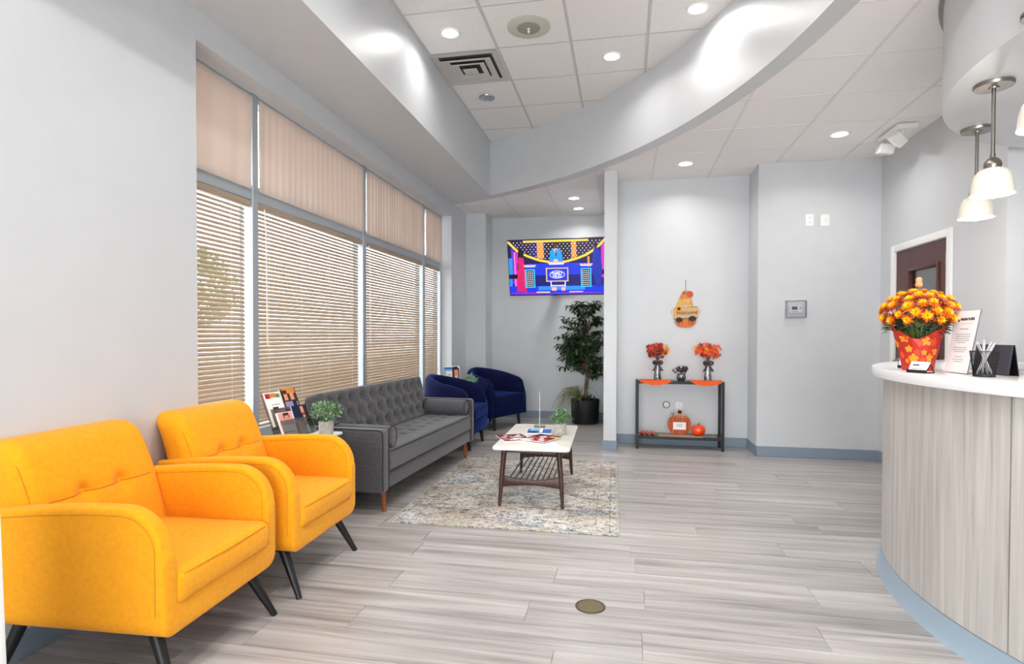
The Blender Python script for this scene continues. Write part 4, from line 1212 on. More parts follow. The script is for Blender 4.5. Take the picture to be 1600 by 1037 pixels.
t = plate('blank_plate', 'white blank wall plate high beside the outlet', 'wall plate', 1.945, 6.16, 2.367, 0.082, 0.118)
part('screw', MB().lathe([(0, 0.0075), (0.004, 0.007), (0.004, 0.005)], 10).xf(Matrix.Rotation(PI / 2, 4, 'X')), 'nickel', t)
t = thing('wall_port', 'small round white wall fitting with a dark rim under the console table', 'wall fitting', (0.467, 6.5995, 0.449), 0)
part('rim', MB().lathe([(0.036, 0), (0.04, 0.004), (0.036, 0.012), (0.03, 0.012)], 24).xf(Matrix.Rotation(PI / 2, 4, 'X')), 'pen_clip', t)
part('face', MB().lathe([(0, 0.016), (0.025, 0.014), (0.033, 0.008), (0.033, 0)], 24).xf(Matrix.Rotation(PI / 2, 4, 'X')), 'white_plastic', t)
t = thing('thermostat', 'white digital thermostat inside a clear plastic guard box', 'thermostat', (1.68, 6.1595, 1.49), 0)
glassy('guard_clear', (0.985, 0.99, 1.0, 1), 0.05, 0.1)
part('body', MB().rbox((0, -0.014, -0.002), (0.13, 0.026, 0.078), 0.011, [4, 2, 4]), 'white_plastic', t, smooth=60)
mat('lcd', S(92, 98, 84), 0.3)
part('display', MB().box(-0.04, 0.012, -0.0285, -0.027, -0.006, 0.026), 'lcd', t)
for k in range(3): part('button', MB().box(-0.038 + k * 0.02, -0.028 + k * 0.02, -0.029, -0.027, -0.028, -0.021), 'ink_grey', t)
for k in range(2): part('button', MB().box(0.034, 0.046, -0.029, -0.027, 0.002 + k * 0.014, 0.009 + k * 0.014), 'ink_grey', t)
g_ = part('guard_box', MB().box(-0.093, 0.093, -0.05, -0.047, -0.083, 0.083).box(-0.093, 0.093, -0.047, 0, 0.08, 0.083).box(-0.093, 0.093, -0.047, 0, -0.083, -0.08).box(-0.093, -0.09, -0.047, 0, -0.08, 0.08).box(0.09, 0.093, -0.047, 0, -0.08, 0.08), 'guard_clear', t)
part('guard_flange', MB().box(-0.1, 0.1, -0.004, 0, 0.083, 0.09).box(-0.1, 0.1, -0.004, 0, -0.09, -0.083), 'guard_clear', g_)
# floor cleanout cover
m_ = mat('brass_cover', S(150, 134, 96), 0.4, 0.8)
v = coords(m_, (1, 1, 1)); 
wv = [N(m_, 'ShaderNodeTexWave', Scale=55.0) for _ in range(2)]
wv[0].bands_direction = 'X'; wv[1].bands_direction = 'Y'
for q in wv: L(m_, v, q.inputs['Vector'])
mm_ = N(m_, 'ShaderNodeMath', operation='MULTIPLY'); L(m_, wv[0].outputs['Fac'], mm_.inputs[0]); L(m_, wv[1].outputs['Fac'], mm_.inputs[1])
rr_ = ramp(m_, [(0.1, S(96, 84, 60)), (0.6, S(190, 174, 132))]); L(m_, mm_.outputs[0], rr_.inputs['Fac']); L(m_, rr_.outputs['Color'], bsdf(m_).inputs['Base Color'])
bb_ = N(m_, 'ShaderNodeBump', Strength=0.6, Distance=0.003); L(m_, mm_.outputs[0], bb_.inputs['Height']); L(m_, bb_.outputs['Normal'], bsdf(m_).inputs['Normal'])
t = thing('floor_cover', 'round brass cleanout cover set in the floor', 'floor cover', (-0.144, 2.588, 0.0002), R(20))
part('cover', MB().lathe([(0.058, 0.0), (0.058, 0.003), (0.0, 0.003)], 40), 'brass_cover', t)
part('ring', MB().lathe([(0.068, 0.0), (0.0675, 0.0035), (0.06, 0.004), (0.058, 0.0025)], 40), 'rod_brass', t)
for sx in (-0.04, 0.04): part('screw', MB().lathe([(0.005, 0.003), (0.005, 0.0045), (0, 0.005)], 10, (sx, 0.012, 0)), 'nickel', t)
# ================================================================== TELEVISION
t = thing('television', 'wall-mounted flat television showing a game show, tilted forward', 'television', (-0.885, 7.62, 2.13), R(-2))
TW, TH = 1.33, 0.755
TM = Matrix.Rotation(R(14), 4, 'X')
part('housing', MB().box(-TW / 2, TW / 2, 0.0, 0.045, -TH / 2, TH / 2).xf(TM), 'black_plastic', t, bevel=0.006)
part('bezel', MB().box(-TW / 2, TW / 2, -0.006, 0, -TH / 2, -TH / 2 + 0.012).box(-TW / 2, TW / 2, -0.006, 0, TH / 2 - 0.006, TH / 2).box(-TW / 2, -TW / 2 + 0.006, -0.006, 0, -TH / 2 + 0.012, TH / 2 - 0.006).box(TW / 2 - 0.006, TW / 2, -0.006, 0, -TH / 2 + 0.012, TH / 2 - 0.006).xf(TM), 'black_plastic', t)
scr_cols = {'navy': (12, 12, 70), 'black': (10, 6, 20), 'purple': (40, 10, 56), 'white': (240, 240, 255), 'yellow': (250, 216, 20), 'magenta': (200, 40, 190), 'violet': (90, 40, 200), 'sky': (40, 140, 250), 'pink': (214, 20, 100), 'blue': (16, 50, 220), 'deep': (8, 14, 110), 'cyan': (70, 200, 250), 'gold': (220, 190, 120), 'skin': (96, 54, 50), 'suit': (24, 150, 235), 'navysuit': (20, 40, 170), 'orange': (240, 150, 60), 'peach': (250, 190, 170), 'tie': (16, 16, 24)}
sk = list(scr_cols)
for k in sk: emis('tv_' + k, S(*scr_cols[k]), 1.15)
sb = MB(); lay = [0]
def sp(col, pts_):
    lay[0] += 1; d = -0.0008 - 0.00003 * lay[0]
    x_ = lambda u: (u - 0.5) * (TW - 0.014); z_ = lambda v_: (v_ - 0.5) * (TH - 0.02) + 0.003
    q = [(x_(u), d, z_(v_)) for u, v_ in pts_]
    ar = sum(pts_[i][0] * pts_[(i + 1) % len(pts_)][1] - pts_[(i + 1) % len(pts_)][0] * pts_[i][1] for i in range(len(pts_)))
    f = tuple(range(len(q))) if ar > 0 else tuple(range(len(q)))[::-1]
    sb.add(q, [f], sk.index(col))
def sr(col, u0, v0, u1, v1): sp(col, [(u0, v0), (u1, v0), (u1, v1), (u0, v1)])
def sline(col, pts_, wd):
    for a, c in zip(pts_, pts_[1:]):
        dx, dy = (c[0] - a[0]) * 1.76, c[1] - a[1]; l_ = math.hypot(dx, dy); nx, ny = -dy / l_ * wd / 1.76, dx / l_ * wd
        sp(col, [(a[0] + nx, a[1] + ny), (c[0] + nx, c[1] + ny), (c[0] - nx, c[1] - ny), (a[0] - nx, a[1] - ny)])
sr('navy', 0, 0, 1, 1)
arc_ = [(0.0, 0.98), (0.1, 0.80), (0.2, 0.71), (0.32, 0.63), (0.42, 0.595), (0.5, 0.585), (0.6, 0.60), (0.7, 0.645), (0.8, 0.71), (0.9, 0.82), (1.0, 1.0)]
sp('purple', arc_)
for u0, u1, cc_ in ((0.30, 0.37, 'orange'), (0.65, 0.70, 'orange'), (0.24, 0.30, 'deep'), (0.40, 0.62, 'black')): sr(cc_, u0, 0.66 if cc_ == 'orange' else 0.70, u1, 0.96)
for i in range(24):
    for j in range(9):
        u, v_ = 0.06 + i * 0.038 + (j % 2) * 0.019, 0.955 - j * 0.042
        lim = 0
        for a, c in zip(arc_, arc_[1:]):
            if a[0] <= u <= c[0]: lim = a[1] + (c[1] - a[1]) * (u - a[0]) / (c[0] - a[0])
        if v_ > lim + 0.03 and u < 0.97: sr('white', u - 0.0045, v_ - 0.008, u + 0.0045, v_ + 0.008)
sr('blue', 0.18, 0.36, 0.86, 0.57); sp('deep', [(0.0, 0.36), (1, 0.36), (1, 0.16), (0, 0.16)])
sp('purple', [(0.3, 0.62), (0.5, 0.57), (0.7, 0.62), (0.5, 0.585)])
sr('violet', 0.03, 0.2, 0.06, 0.86); sr('magenta', 0.05, 0.1, 0.10, 0.80); sr('peach', 0.062, 0.1, 0.068, 0.78); sr('sky', 0.0, 0.38, 0.04, 0.68); sr('sky', 0.0, 0.08, 0.03, 0.3)
sr('magenta', 0.945, 0.3, 0.98, 0.9); sr('violet', 0.98, 0.3, 1.0, 0.9); sr('orange', 0.81, 0.5, 0.83, 0.68)
sline('gold', arc_, 0.022); sline('yellow', arc_, 0.013)
sline('gold', [(0.16, 0.972), (0.82, 0.968)], 0.02); sline('yellow', [(0.16, 0.975), (0.82, 0.972)], 0.012)
sr('blue', 0.0, 0.0, 1.0, 0.16); sr('sky', 0.3, 0.08, 0.78, 0.15); sr('violet', 0.0, 0.0, 0.3, 0.05); sr('peach', 0.28, 0.03, 0.42, 0.055); sr('peach', 0.62, 0.035, 0.76, 0.055); sr('magenta', 0.05, 0.02, 0.95, 0.028)
sr('black', 0.0, 0.30, 0.09, 0.38); sr('black', 0.92, 0.35, 1.0, 0.44)
# woman on the left, host, man on the right
sp('pink', [(0.075, 0.06), (0.18, 0.05), (0.17, 0.40), (0.165, 0.55), (0.155, 0.70), (0.115, 0.72), (0.09, 0.55), (0.09, 0.38)])
sp('black', [(0.10, 0.70), (0.155, 0.68), (0.165, 0.78), (0.145, 0.85), (0.115, 0.84), (0.10, 0.78)]); sp('skin', [(0.09, 0.6), (0.105, 0.58), (0.1, 0.46), (0.085, 0.45)])
sp('suit', [(0.425, 0.59), (0.565, 0.59), (0.55, 0.78), (0.525, 0.83), (0.465, 0.83), (0.435, 0.78)]); sp('white', [(0.475, 0.83), (0.51, 0.83), (0.495, 0.7)]); sp('tie', [(0.488, 0.82), (0.502, 0.82), (0.5, 0.7), (0.49, 0.7)])
sp('skin', [(0.475, 0.835), (0.51, 0.835), (0.515, 0.89), (0.505, 0.925), (0.485, 0.925), (0.473, 0.89)]); sp('peach', [(0.465, 0.60), (0.515, 0.60), (0.51, 0.64), (0.47, 0.64)])
sr('peach', 0.41, 0.565, 0.58, 0.595); sr('white', 0.42, 0.545, 0.57, 0.567)
sp('navysuit', [(0.90, 0.12), (0.94, 0.12), (0.955, 0.45), (0.94, 0.72), (0.92, 0.83), (0.88, 0.84), (0.86, 0.72), (0.855, 0.5), (0.87, 0.3)]); sp('black', [(0.865, 0.86), (0.90, 0.83), (0.915, 0.88), (0.895, 0.92), (0.87, 0.91)]); sp('skin', [(0.862, 0.83), (0.88, 0.83), (0.88, 0.88), (0.862, 0.87)])
for u0 in (0.165, 0.74):
    sr('peach', u0 - 0.01, 0.53, u0 + 0.12, 0.55); sr('white', u0, 0.51, u0 + 0.11, 0.525)
    sr('cyan', u0, 0.13, u0 + 0.105, 0.47); sr('black', u0 + 0.012, 0.15, u0 + 0.093, 0.45)
    for i in range(4):
        for j in range(8): sr('white', u0 + 0.018 + i * 0.019, 0.165 + j * 0.035, u0 + 0.027 + i * 0.019, 0.185 + j * 0.035)
sr('gold', 0.385, 0.235, 0.615, 0.49); sr('blue', 0.397, 0.255, 0.603, 0.47)
sp('white', [(0.5 + 0.078 * math.cos(2 * PI * q / 24), 0.365 + 0.072 * math.sin(2 * PI * q / 24)) for q in range(24)])
sp('blue', [(0.5 + 0.072 * math.cos(2 * PI * q / 24), 0.365 + 0.062 * math.sin(2 * PI * q / 24)) for q in range(24)])
sr('white', 0.43, 0.14, 0.44, 0.235); sr('white', 0.575, 0.14, 0.585, 0.235); sr('peach', 0.44, 0.15, 0.575, 0.175); sr('peach', 0.44, 0.07, 0.49, 0.13); sr('peach', 0.54, 0.07, 0.58, 0.13)
scn = part('screen', sb.xf(TM), ['tv_' + k for k in sk], t)
for bd, vv, sz in (('FAMILY', 0.388, 0.046), ('FEUD', 0.334, 0.05)):
    z_ = (vv - 0.5) * (TH - 0.02) + 0.003
    text('lettering', bd, sz, 'tv_white', scn, tuple(TM @ Vector((0.0, -0.0135, z_))), (R(90 + 14), 0, 0), 0.1, 0.0015)
part('mount_arm', MB().box(-0.2, 0.2, 0.04, 0.09, -0.15, 0.15).box(-0.04, 0.04, 0.08, 0.68, -0.04, 0.04).box(-0.15, 0.15, 0.66, 0.70, -0.2, 0.2), 'black_metal', t, bevel=0.004)

# ================================================================== FICUS TREE
noisy('bark', S(92, 72, 54), S(128, 106, 82), (30, 30, 8), 0.9)
noisy('ficus_leaf', S(16, 44, 20), S(44, 84, 40), (25, 25, 25), 0.4)
mat('pot_black', S(16, 16, 18), 0.45)
t = thing('ficus_tree', 'tall artificial ficus tree in a black pot below the television', 'potted tree', (-0.53, 8.0, 0), 0)
part('pot', MB().lathe([(0, 0), (0.175, 0), (0.185, 0.02), (0.196, 0.30), (0.20, 0.33), (0.192, 0.335), (0.185, 0.30), (0, 0.295)], 36, fn=lambda r, z, a: (r + (0.004 * math.sin(7 * a + 9 * z) + 0.003 * math.sin(13 * a)) * (r > 0.1), z)), 'pot_black', t)
for k in range(3):
    pts_ = []
    for q in range(13):
        z = 0.29 + q * 0.085; a = k * 2.09 + q * 0.55; rr = 0.018 + 0.012 * (q > 6) * (q - 6) * 0.5
        pts_.append((0.02 * math.sin(q * 0.4) + rr * math.cos(a), rr * math.sin(a), z))
    part('trunk', MB().tube(pts_, [0.014 - 0.0006 * q for q in range(13)], 8), 'bark', t, smooth=60)
b = MB(); br = MB(); rn = random.Random(3)
for q in range(120):
    z = rn.uniform(0.66, 1.66); a = rn.random() * 2 * PI
    f = (z - 0.62) / 1.1
    ext = 0.40 * math.sin(PI * min(1, max(0.12, f * 0.7 + 0.2))) ** 0.7 * rn.uniform(0.55, 1.08)
    st_ = Vector((0.02 * math.cos(a), 0.02 * math.sin(a), z - 0.10)); en = Vector((ext * math.cos(a), min(0.20, ext * math.sin(a)), z + rn.uniform(-0.06, 0.10)))
    if en.x > 0.20: en.x = 0.20
    mid = (st_ + en) / 2 + Vector((0, 0, 0.05)); br.tube([st_, mid, en], [0.004, 0.003, 0.0015], 5)
    for s_ in range(17):
        u = 0.3 + 0.75 * s_ / 16; p = (st_ * (1 - u) ** 2 + mid * 2 * u * (1 - u) + en * u * u) if u <= 1 else en
        d = rdir(-0.8, 0.45) * 0.8 + (en - st_).normalized() * 0.6 + Vector((0, 0, -0.25))
        leaf(b, p + rdir() * 0.015, d, (0, 0, 1), rn.uniform(0.06, 0.09), rn.uniform(0.03, 0.042), 0, 0.4)
part('foliage', b, 'ficus_leaf', t, smooth=180)['kind'] = 'stuff'
part('branches', br, 'bark', t)['kind'] = 'stuff'
part('soil', MB().lathe([(0, 0.31), (0.186, 0.30), (0.186, 0.29), (0, 0.29)], 24), 'soil', t)
noisy('grass_leaf', S(70, 84, 48), S(150, 154, 108), (12, 12, 12), 0.6)
b = MB()
for q in range(60):
    a = rn.gauss(R(195), 0.9); ln = rn.uniform(0.18, 0.42); h = rn.uniform(0.1, 0.26)
    c = Vector((-0.06, -0.06, 0.3)); pts_ = []
    for s_ in range(6):
        u = s_ / 5; pts_.append(c + Vector((math.cos(a) * ln * u, min(0.25, math.sin(a) * ln * u), h * 4 * u * (1 - u) * 0.8 + 0.10 * u * (1 - u) - 0.14 * u * u + 0.05 * u)))
    b.tube(pts_, [0.004, 0.0038, 0.003, 0.0024, 0.0016, 0.0006], 4)
part('spider_grass', b, 'grass_leaf', t)['kind'] = 'stuff'
b = MB()
for q in range(90):
    a = rn.random() * 2 * PI; rr = rn.uniform(0.05, 0.18); p = Vector((rr * math.cos(a), rr * math.sin(a), 0.31 + rn.uniform(0, 0.05))); leaf(b, p, rdir(0.0, 0.8), (0, 0, 1), 0.06, 0.03)
part('ground_leaves', b, 'leaf_dark', t, smooth=180)['kind'] = 'stuff'

# ================================================================== CONSOLE TABLE AND DISPLAY
x0, x1, y0, y1, HT = 0.13, 1.04, 6.305, 6.555, 0.735
t = thing('console_table', 'narrow black metal console table against the back wall', 'table', ((x0 + x1) / 2, (y0 + y1) / 2, 0), 0)
hx, hy = (x1 - x0) / 2, (y1 - y0) / 2
for sx in (-1, 1):
    for sy in (-1, 1): part('leg', MB().cbox((sx * (hx - 0.014), sy * (hy - 0.014), HT / 2), (0.028, 0.028, HT)), 'black_metal', t, bevel=0.002, seg=1)
for nm, z0 in (('top_frame', HT - 0.03), ('shelf_frame', 0.11)):
    b = MB()
    for sy in (-1, 1): b.cbox((0, sy * (hy - 0.012), z0 + 0.015), (2 * hx - 0.056, 0.022, 0.03))
    for sx in (-1, 1): b.cbox((sx * (hx - 0.012), 0, z0 + 0.015), (0.022, 2 * hy - 0.056, 0.03))
    part(nm, b, 'black_metal', t)
glassy('smoked_glass', (0.55, 0.57, 0.6, 1), 0.4)
part('glass_top', MB().box(-hx + 0.024, hx - 0.024, -hy + 0.024, hy - 0.024, HT - 0.008, HT), 'smoked_glass', t)
mat('shelf_black', S(26, 26, 30), 0.25)
part('shelf_panel', MB().box(-hx + 0.024, hx - 0.024, -hy + 0.024, hy - 0.024, 0.132, 0.14), 'shelf_black', t)
SZ = 0.1405; TZ = HT + 0.0008
mat('runner_orange', S(236, 92, 22), 0.85)
for lb, xa, xb in (('orange scalloped cloth under the left vase, hanging over the table front', 0.165, 0.50), ('orange scalloped cloth under the right vase, hanging over the table front', 0.70, 1.02)):
    t = thing('table_runner', lb, 'table cloth', ((xa + xb) / 2, 6.42, TZ), 0, 'orange cloths on the console table')
    w_ = (xb - xa) / 2; vs = []; fs = []; nu = 16
    for off in (0.0, 0.0015):
        o_ = len(vs)
        for i in range(nu + 1):
            u = -1 + 2 * i / nu; drop = 0.042 * max(0.0, math.cos(u * PI / 2)) ** 0.7 * (1 - 0.1 * math.cos(u * 14)) + 0.002
            for (yy, zz) in ((0.11, 0.0), (0.0, 0.0), (-0.10, 0.0), (-0.119, -0.001), (-0.1195, -drop * 0.5), (-0.121, -drop)): vs.append((u * w_, yy - (off if yy < -0.11 else 0), zz + (off if yy > -0.119 else 0)))
        for i in range(nu):
            for j in range(5):
                q = o_ + i * 6 + j; f = (q, q + 6, q + 7, q + 1); fs.append(f[::-1] if off else f)
    part('cloth', MB().add(vs, fs), 'runner_orange', t, smooth=50)
TZ2 = TZ + 0.0022
# vases
glassy('vase_glass', (0.93, 0.95, 0.96, 1), 0.35)
mat('ribbon_dark', S(46, 22, 34), 0.5); mat('filler_dark', S(60, 28, 44), 0.5)
mat('mleaf_red', S(150, 24, 16), 0.6); mat('mleaf_orange', S(232, 84, 16), 0.6); mat('mleaf_yellow', S(244, 162, 30), 0.6); mat('mleaf_black', S(40, 20, 34), 0.6)
def maple(mb, p, n_, sz, mi, spin):
    n_ = Vector(n_).normalized(); Qm = n_.to_track_quat('Z', 'Y').to_matrix() @ Matrix.Rotation(spin, 3, 'Z')
    pts_ = []; m_ = 10
    for q in range(m_):
        a = 2 * PI * q / m_; rr = sz * ((1.0, 0.42)[q % 2]) * (1.0 if q != 5 else 0.5)
        pts_.append(Vector(p) + Qm @ Vector((rr * math.cos(a), rr * math.sin(a), 0.2 * rr * (q % 2))))
    c_ = Vector(p) + Qm @ Vector((0, 0, -0.1 * sz))
    mb.add([c_] + pts_, [(0, 1 + q, 1 + (q + 1) % m_) for q in range(m_)], mi)
def bouquet(t, zc, rx, rz_, mats_, wts, n_, sz, seed, lean=0.0):
    rn = random.Random(seed); b = MB(); st_ = MB()
    for q in range(n_):
        d = Vector((rn.gauss(0, 1), rn.gauss(0, 1), rn.gauss(0.2, 0.8))).normalized(); f = rn.uniform(0.35, 1.0)
        p = Vector((d.x * rx * f, d.y * rx * 0.6 * f, zc + d.z * rz_ * f)); p.y = min(p.y, 0.13)
        side = p.x / rx
        mi = rn.choices(range(len(mats_)), wts)[0]
        if lean and side > 0.45 and rn.random() < 0.7: mi = len(mats_) - 1
        maple(b, p, d + Vector((0, -0.8, 0.3)), sz * rn.uniform(0.8, 1.25), mi, rn.random() * 6)
        if q % 5 == 0: st_.tube([(0, 0, zc - rz_ * 1.4), (p.x * 0.4, p.y * 0.4, zc - rz_ * 0.6), p], 0.0015, 4)
    part('leaves', b, mats_, t, smooth=180)['kind'] = 'stuff'
    part('stems', st_, 'bark', t)['kind'] = 'stuff'
def bow(t, z, s=1.0):
    for sg in (-1, 1):
        loop = [(0, -0.034, z), (sg * 0.03 * s, -0.05, z + 0.018 * s), (sg * 0.055 * s, -0.045, z + 0.004 * s), (sg * 0.035 * s, -0.038, z - 0.016 * s), (0, -0.034, z - 0.002)]
        b = MB(); vs = []
        for p in loop: vs += [(p[0], p[1], p[2] - 0.011 * s), (p[0], p[1] + 0.002, p[2] + 0.011 * s)]
        b.add(vs, [(2 * i, 2 * i + 2, 2 * i + 3, 2 * i + 1) for i in range(4)])
        part('ribbon_loop', b, 'ribbon_dark', t, smooth=180)
        tail = [(0, -0.036, z), (sg * 0.02 * s, -0.042, z - 0.045 * s), (sg * 0.045 * s, -0.046, z - 0.09 * s)]
        vs = []
        for k, p in enumerate(tail): wd_ = (0.007, 0.012, 0.016)[k] * s; vs += [(p[0] - wd_, p[1], p[2]), (p[0] + wd_, p[1], p[2] + 0.004)]
        part('ribbon_tail', MB().add(vs, [(0, 1, 3, 2), (2, 3, 5, 4)]), 'ribbon_dark', t, smooth=180)
    part('ribbon_knot', MB().lathe([(0, -0.01), (0.009, -0.006), (0.01, 0.004), (0, 0.01)], 10, (0, -0.04, z)), 'ribbon_dark', t)
    part('ribbon_band', MB().lathe([(0.0335, -0.008), (0.0345, -0.008), (0.0345, 0.008), (0.0335, 0.008)], 20, (0, 0, z)), 'ribbon_dark', t)
def tall_vase(lb, x, seed, mats_, wts, lean, rx):
    t = thing('leaf_vase', lb, 'vase', (x, 6.43, TZ2), 0, 'vases of autumn leaves')
    part('glass', MB().lathe([(0, 0.004), (0.034, 0.004), (0.036, 0.03), (0.03, 0.08), (0.026, 0.13), (0.031, 0.2), (0.036, 0.215), (0.038, 0.215), (0.033, 0.2), (0.0285, 0.13), (0.0325, 0.08), (0.039, 0.03), (0.037, 0.0), (0, 0)][::-1], 24), 'vase_glass', t, smooth=70)
    b = MB(); rn = random.Random(seed)
    for q in range(26):
        a = rn.random() * 6.28; rr = rn.uniform(0, 0.024); b.rbox((rr * math.cos(a), rr * math.sin(a), 0.014 + rn.uniform(0, 0.055)), (0.014, 0.014, 0.014), 0.0069, [1, 1, 1])
    part('filler', b, 'filler_dark', t, smooth=180)['kind'] = 'stuff'
    bouquet(t, 0.325, rx, 0.09, mats_, wts, 120, 0.034, seed, lean)
    bow(t, 0.19)
tall_vase('glass vase of dark red and yellow autumn leaves with a black bow', 0.36, 5, ['mleaf_red', 'mleaf_orange', 'mleaf_yellow'], [8, 1.2, 0.3], 1.0, 0.125)
tall_vase('glass vase of bright orange autumn leaves with a black bow', 0.885, 9, ['mleaf_orange', 'mleaf_red', 'mleaf_yellow'], [7, 2, 1], 0.0, 0.15)
t = thing('leaf_bowl', 'small round glass bowl of dark purple leaves between the two vases', 'vase', (0.61, 6.43, TZ), 0)
part('glass', MB().lathe([(0, 0), (0.034, 0), (0.048, 0.02), (0.05, 0.04), (0.042, 0.065), (0.046, 0.075), (0.044, 0.075), (0.0395, 0.065), (0.0475, 0.04), (0.0455, 0.021), (0.033, 0.003), (0, 0.003)], 24), 'vase_glass', t, smooth=70)
b = MB(); rn = random.Random(2)
for q in range(22):
    a = rn.random() * 6.28; rr = rn.uniform(0, 0.03); b.rbox((rr * math.cos(a), rr * math.sin(a), 0.014 + rn.uniform(0, 0.03)), (0.016, 0.016, 0.016), 0.0079, [1, 1, 1])
part('filler', b, 'filler_dark', t, smooth=180)['kind'] = 'stuff'
bouquet(t, 0.115, 0.088, 0.042, ['mleaf_black', 'filler_dark'], [3, 1], 45, 0.022, 4)
# lower shelf: burlap mat, wooden pumpkin, shiny pumpkin, three tiny pumpkins
weave('burlap', S(150, 124, 100), S(186, 162, 136), 400, 0.95, 0.6, 0.0)
mt = part('burlap_mat', MB().box(-0.23, 0.23, -0.115, 0.1, 0, 0.003), 'burlap', bevel=0.001, seg=1)
mt.location = (0.60, 6.42, SZ); tag(mt, 'strip of tan burlap on the lower console shelf', 'mat')
wood('pump_wood', S(150, 62, 22), S(186, 82, 34), S(204, 100, 48), 'Z', 5, 0.6, False, 0.05)
t = thing('wooden_pumpkin', 'flat slatted wooden pumpkin with a white card on the lower shelf', 'decoration', (0.597, 6.455, SZ + 0.0035), 0)
def pump_half(x):
    k = max(0.0, 1 - (abs(x) / 0.122) ** 2.6); return 0.108 * k ** 0.5
for q in range(7):
    xa, xb = -0.12 + q * 0.0343, -0.12 + (q + 1) * 0.0343 - 0.0012
    up = [(xa + (xb - xa) * s_ / 4, 0.110 + pump_half(xa + (xb - xa) * s_ / 4) * (0.93 + 0.07 * math.sin(PI * s_ / 4)) + 0.002) for s_ in range(5)]
    dn = [(p[0], max(0.0, 0.110 - pump_half(p[0]) - 0.004)) for p in up]
    part('slat', MB().prism(up + dn[::-1], -0.009 - 0.002 * (q % 2), 0.009, 'y'), 'pump_wood', t, bevel=0.002, seg=1)
part('stem', MB().tube([(0.0, -0.002, 0.205), (0.002, -0.004, 0.235), (0.004, -0.006, 0.262)], [0.016, 0.019, 0.022], 12), 'walnut', t)
mat('raffia', S(216, 186, 142), 0.9)
b = MB()
for q in range(12):
    a = R(200 + q * 12.5); ln = rn.uniform(0.05, 0.11); b.tube([(0, -0.015, 0.228), (math.cos(a) * ln * 0.5, -0.022, 0.232 + math.sin(a) * ln * 0.3), (math.cos(a) * ln, -0.02, 0.228 + math.sin(a) * ln * 0.62)], 0.002, 4)
b.tube([(0.022 * math.cos(2 * PI * q / 14), -0.004 + 0.022 * math.sin(2 * PI * q / 14), 0.226) for q in range(14)], 0.005, 5, closed=True)
part('raffia_bow', b, 'raffia', t)
part('bell', MB().lathe([(0, -0.016), (0.014, -0.01), (0.017, 0.0), (0.012, 0.011), (0, 0.016)], 14, (-0.072, -0.02, 0.232)), 'chrome', t)
cd = part('card', MB().box(-0.067, 0.067, -0.0135, -0.0115, 0.055, 0.135), 'paper', t)
b = MB()
for z0, u0, u1 in ((0.115, -0.035, 0.045), (0.105, -0.03, 0.03), (0.095, -0.04, 0.03), (0.085, -0.02, 0.03)): b.box(u0, u1, -0.0138, -0.0134, z0, z0 + 0.003)
part('card_print', b, 'ink_grey', cd)
def pumpkin(name, lb, cat, loc, r, m_, grp=None):
    t = thing(name, lb, cat, loc, 0, grp)
    pr = [(0, 0.02 * r)] + [(r * math.sin(PI * q / 12) ** 0.8, r * 0.82 * (1 - math.cos(PI * q / 12))) for q in range(1, 12)] + [(0, 1.58 * r)]
    part('body', MB().lathe(pr, 40, fn=lambda rr, z, a: (rr * (0.94 + 0.07 * abs(math.cos(4.5 * a))), z)), m_, t, smooth=180)
    part('stem', MB().tube([(0, 0, 1.52 * r), (0.02 * r, 0, 1.75 * r), (0.12 * r, 0, 1.88 * r)], [0.13 * r, 0.09 * r, 0.1 * r], 8), 'stem_green', t)
mat('gloss_orange', S(250, 74, 6), 0.12, coat=0.5)
pumpkin('pumpkin', 'shiny bright orange pumpkin on the lower console shelf', 'pumpkin', (0.795, 6.43, SZ + 0.0035), 0.072, 'gloss_orange')
mat('mini_orange', S(214, 82, 40), 0.5)
for k, (xx, lb) in enumerate(((0.20, 'tiny orange pumpkin at the left end of the lower shelf'), (0.25, 'tiny orange pumpkin, middle of the row of three on the lower shelf'), (0.308, 'tiny orange pumpkin, rightmost of the row of three on the lower shelf'))):
    pumpkin('mini_pumpkin', lb, 'pumpkin', (xx, 6.42 + 0.02 * (k == 0), SZ), 0.023, 'mini_orange', 'tiny pumpkins on the lower shelf')

# ================================================================== HANGING GNOME SIGN
t = thing('welcome_sign', 'hanging wooden Welcome sign of a gnome sitting on a pumpkin', 'wall sign', (0.667, 6.5985, 1.31), 0)
mat('gn_orange', S(222, 120, 50), 0.6); mat('gn_rust', S(192, 78, 30), 0.6); mat('gn_straw', S(226, 190, 116), 0.8); mat('gn_wood', S(214, 172, 122), 0.7); mat('gn_skin', S(230, 184, 164), 0.7); mat('gn_boot', S(44, 26, 26), 0.6); mat('gn_sun', S(244, 166, 24), 0.6); mat('gn_edge', S(96, 60, 38), 0.7); mat('gn_hat', S(216, 136, 76), 0.7); mat('gn_pump_dark', S(176, 84, 36), 0.6)
def flat(name, pts_, d0, d1, m_, par=t): return part(name, MB().prism(pts_, -d1, -d0, 'y'), m_, par, bevel=0.001, seg=1)
def ell(cx_, cz_, rx, rz_, n_=24, a0=0, a1=360): return [(cx_ + rx * math.cos(R(a0 + (a1 - a0) * q / n_)), cz_ + rz_ * math.sin(R(a0 + (a1 - a0) * q / n_))) for q in range(n_ + (0 if a1 - a0 == 360 else 1))]
pk = flat('pumpkin_base', [(-0.11, 0.09), (-0.112, 0.06), (-0.095, 0.028), (-0.06, 0.008), (0, 0.0), (0.06, 0.008), (0.095, 0.028), (0.112, 0.06), (0.11, 0.09)], 0.0, 0.010, 'gn_orange')
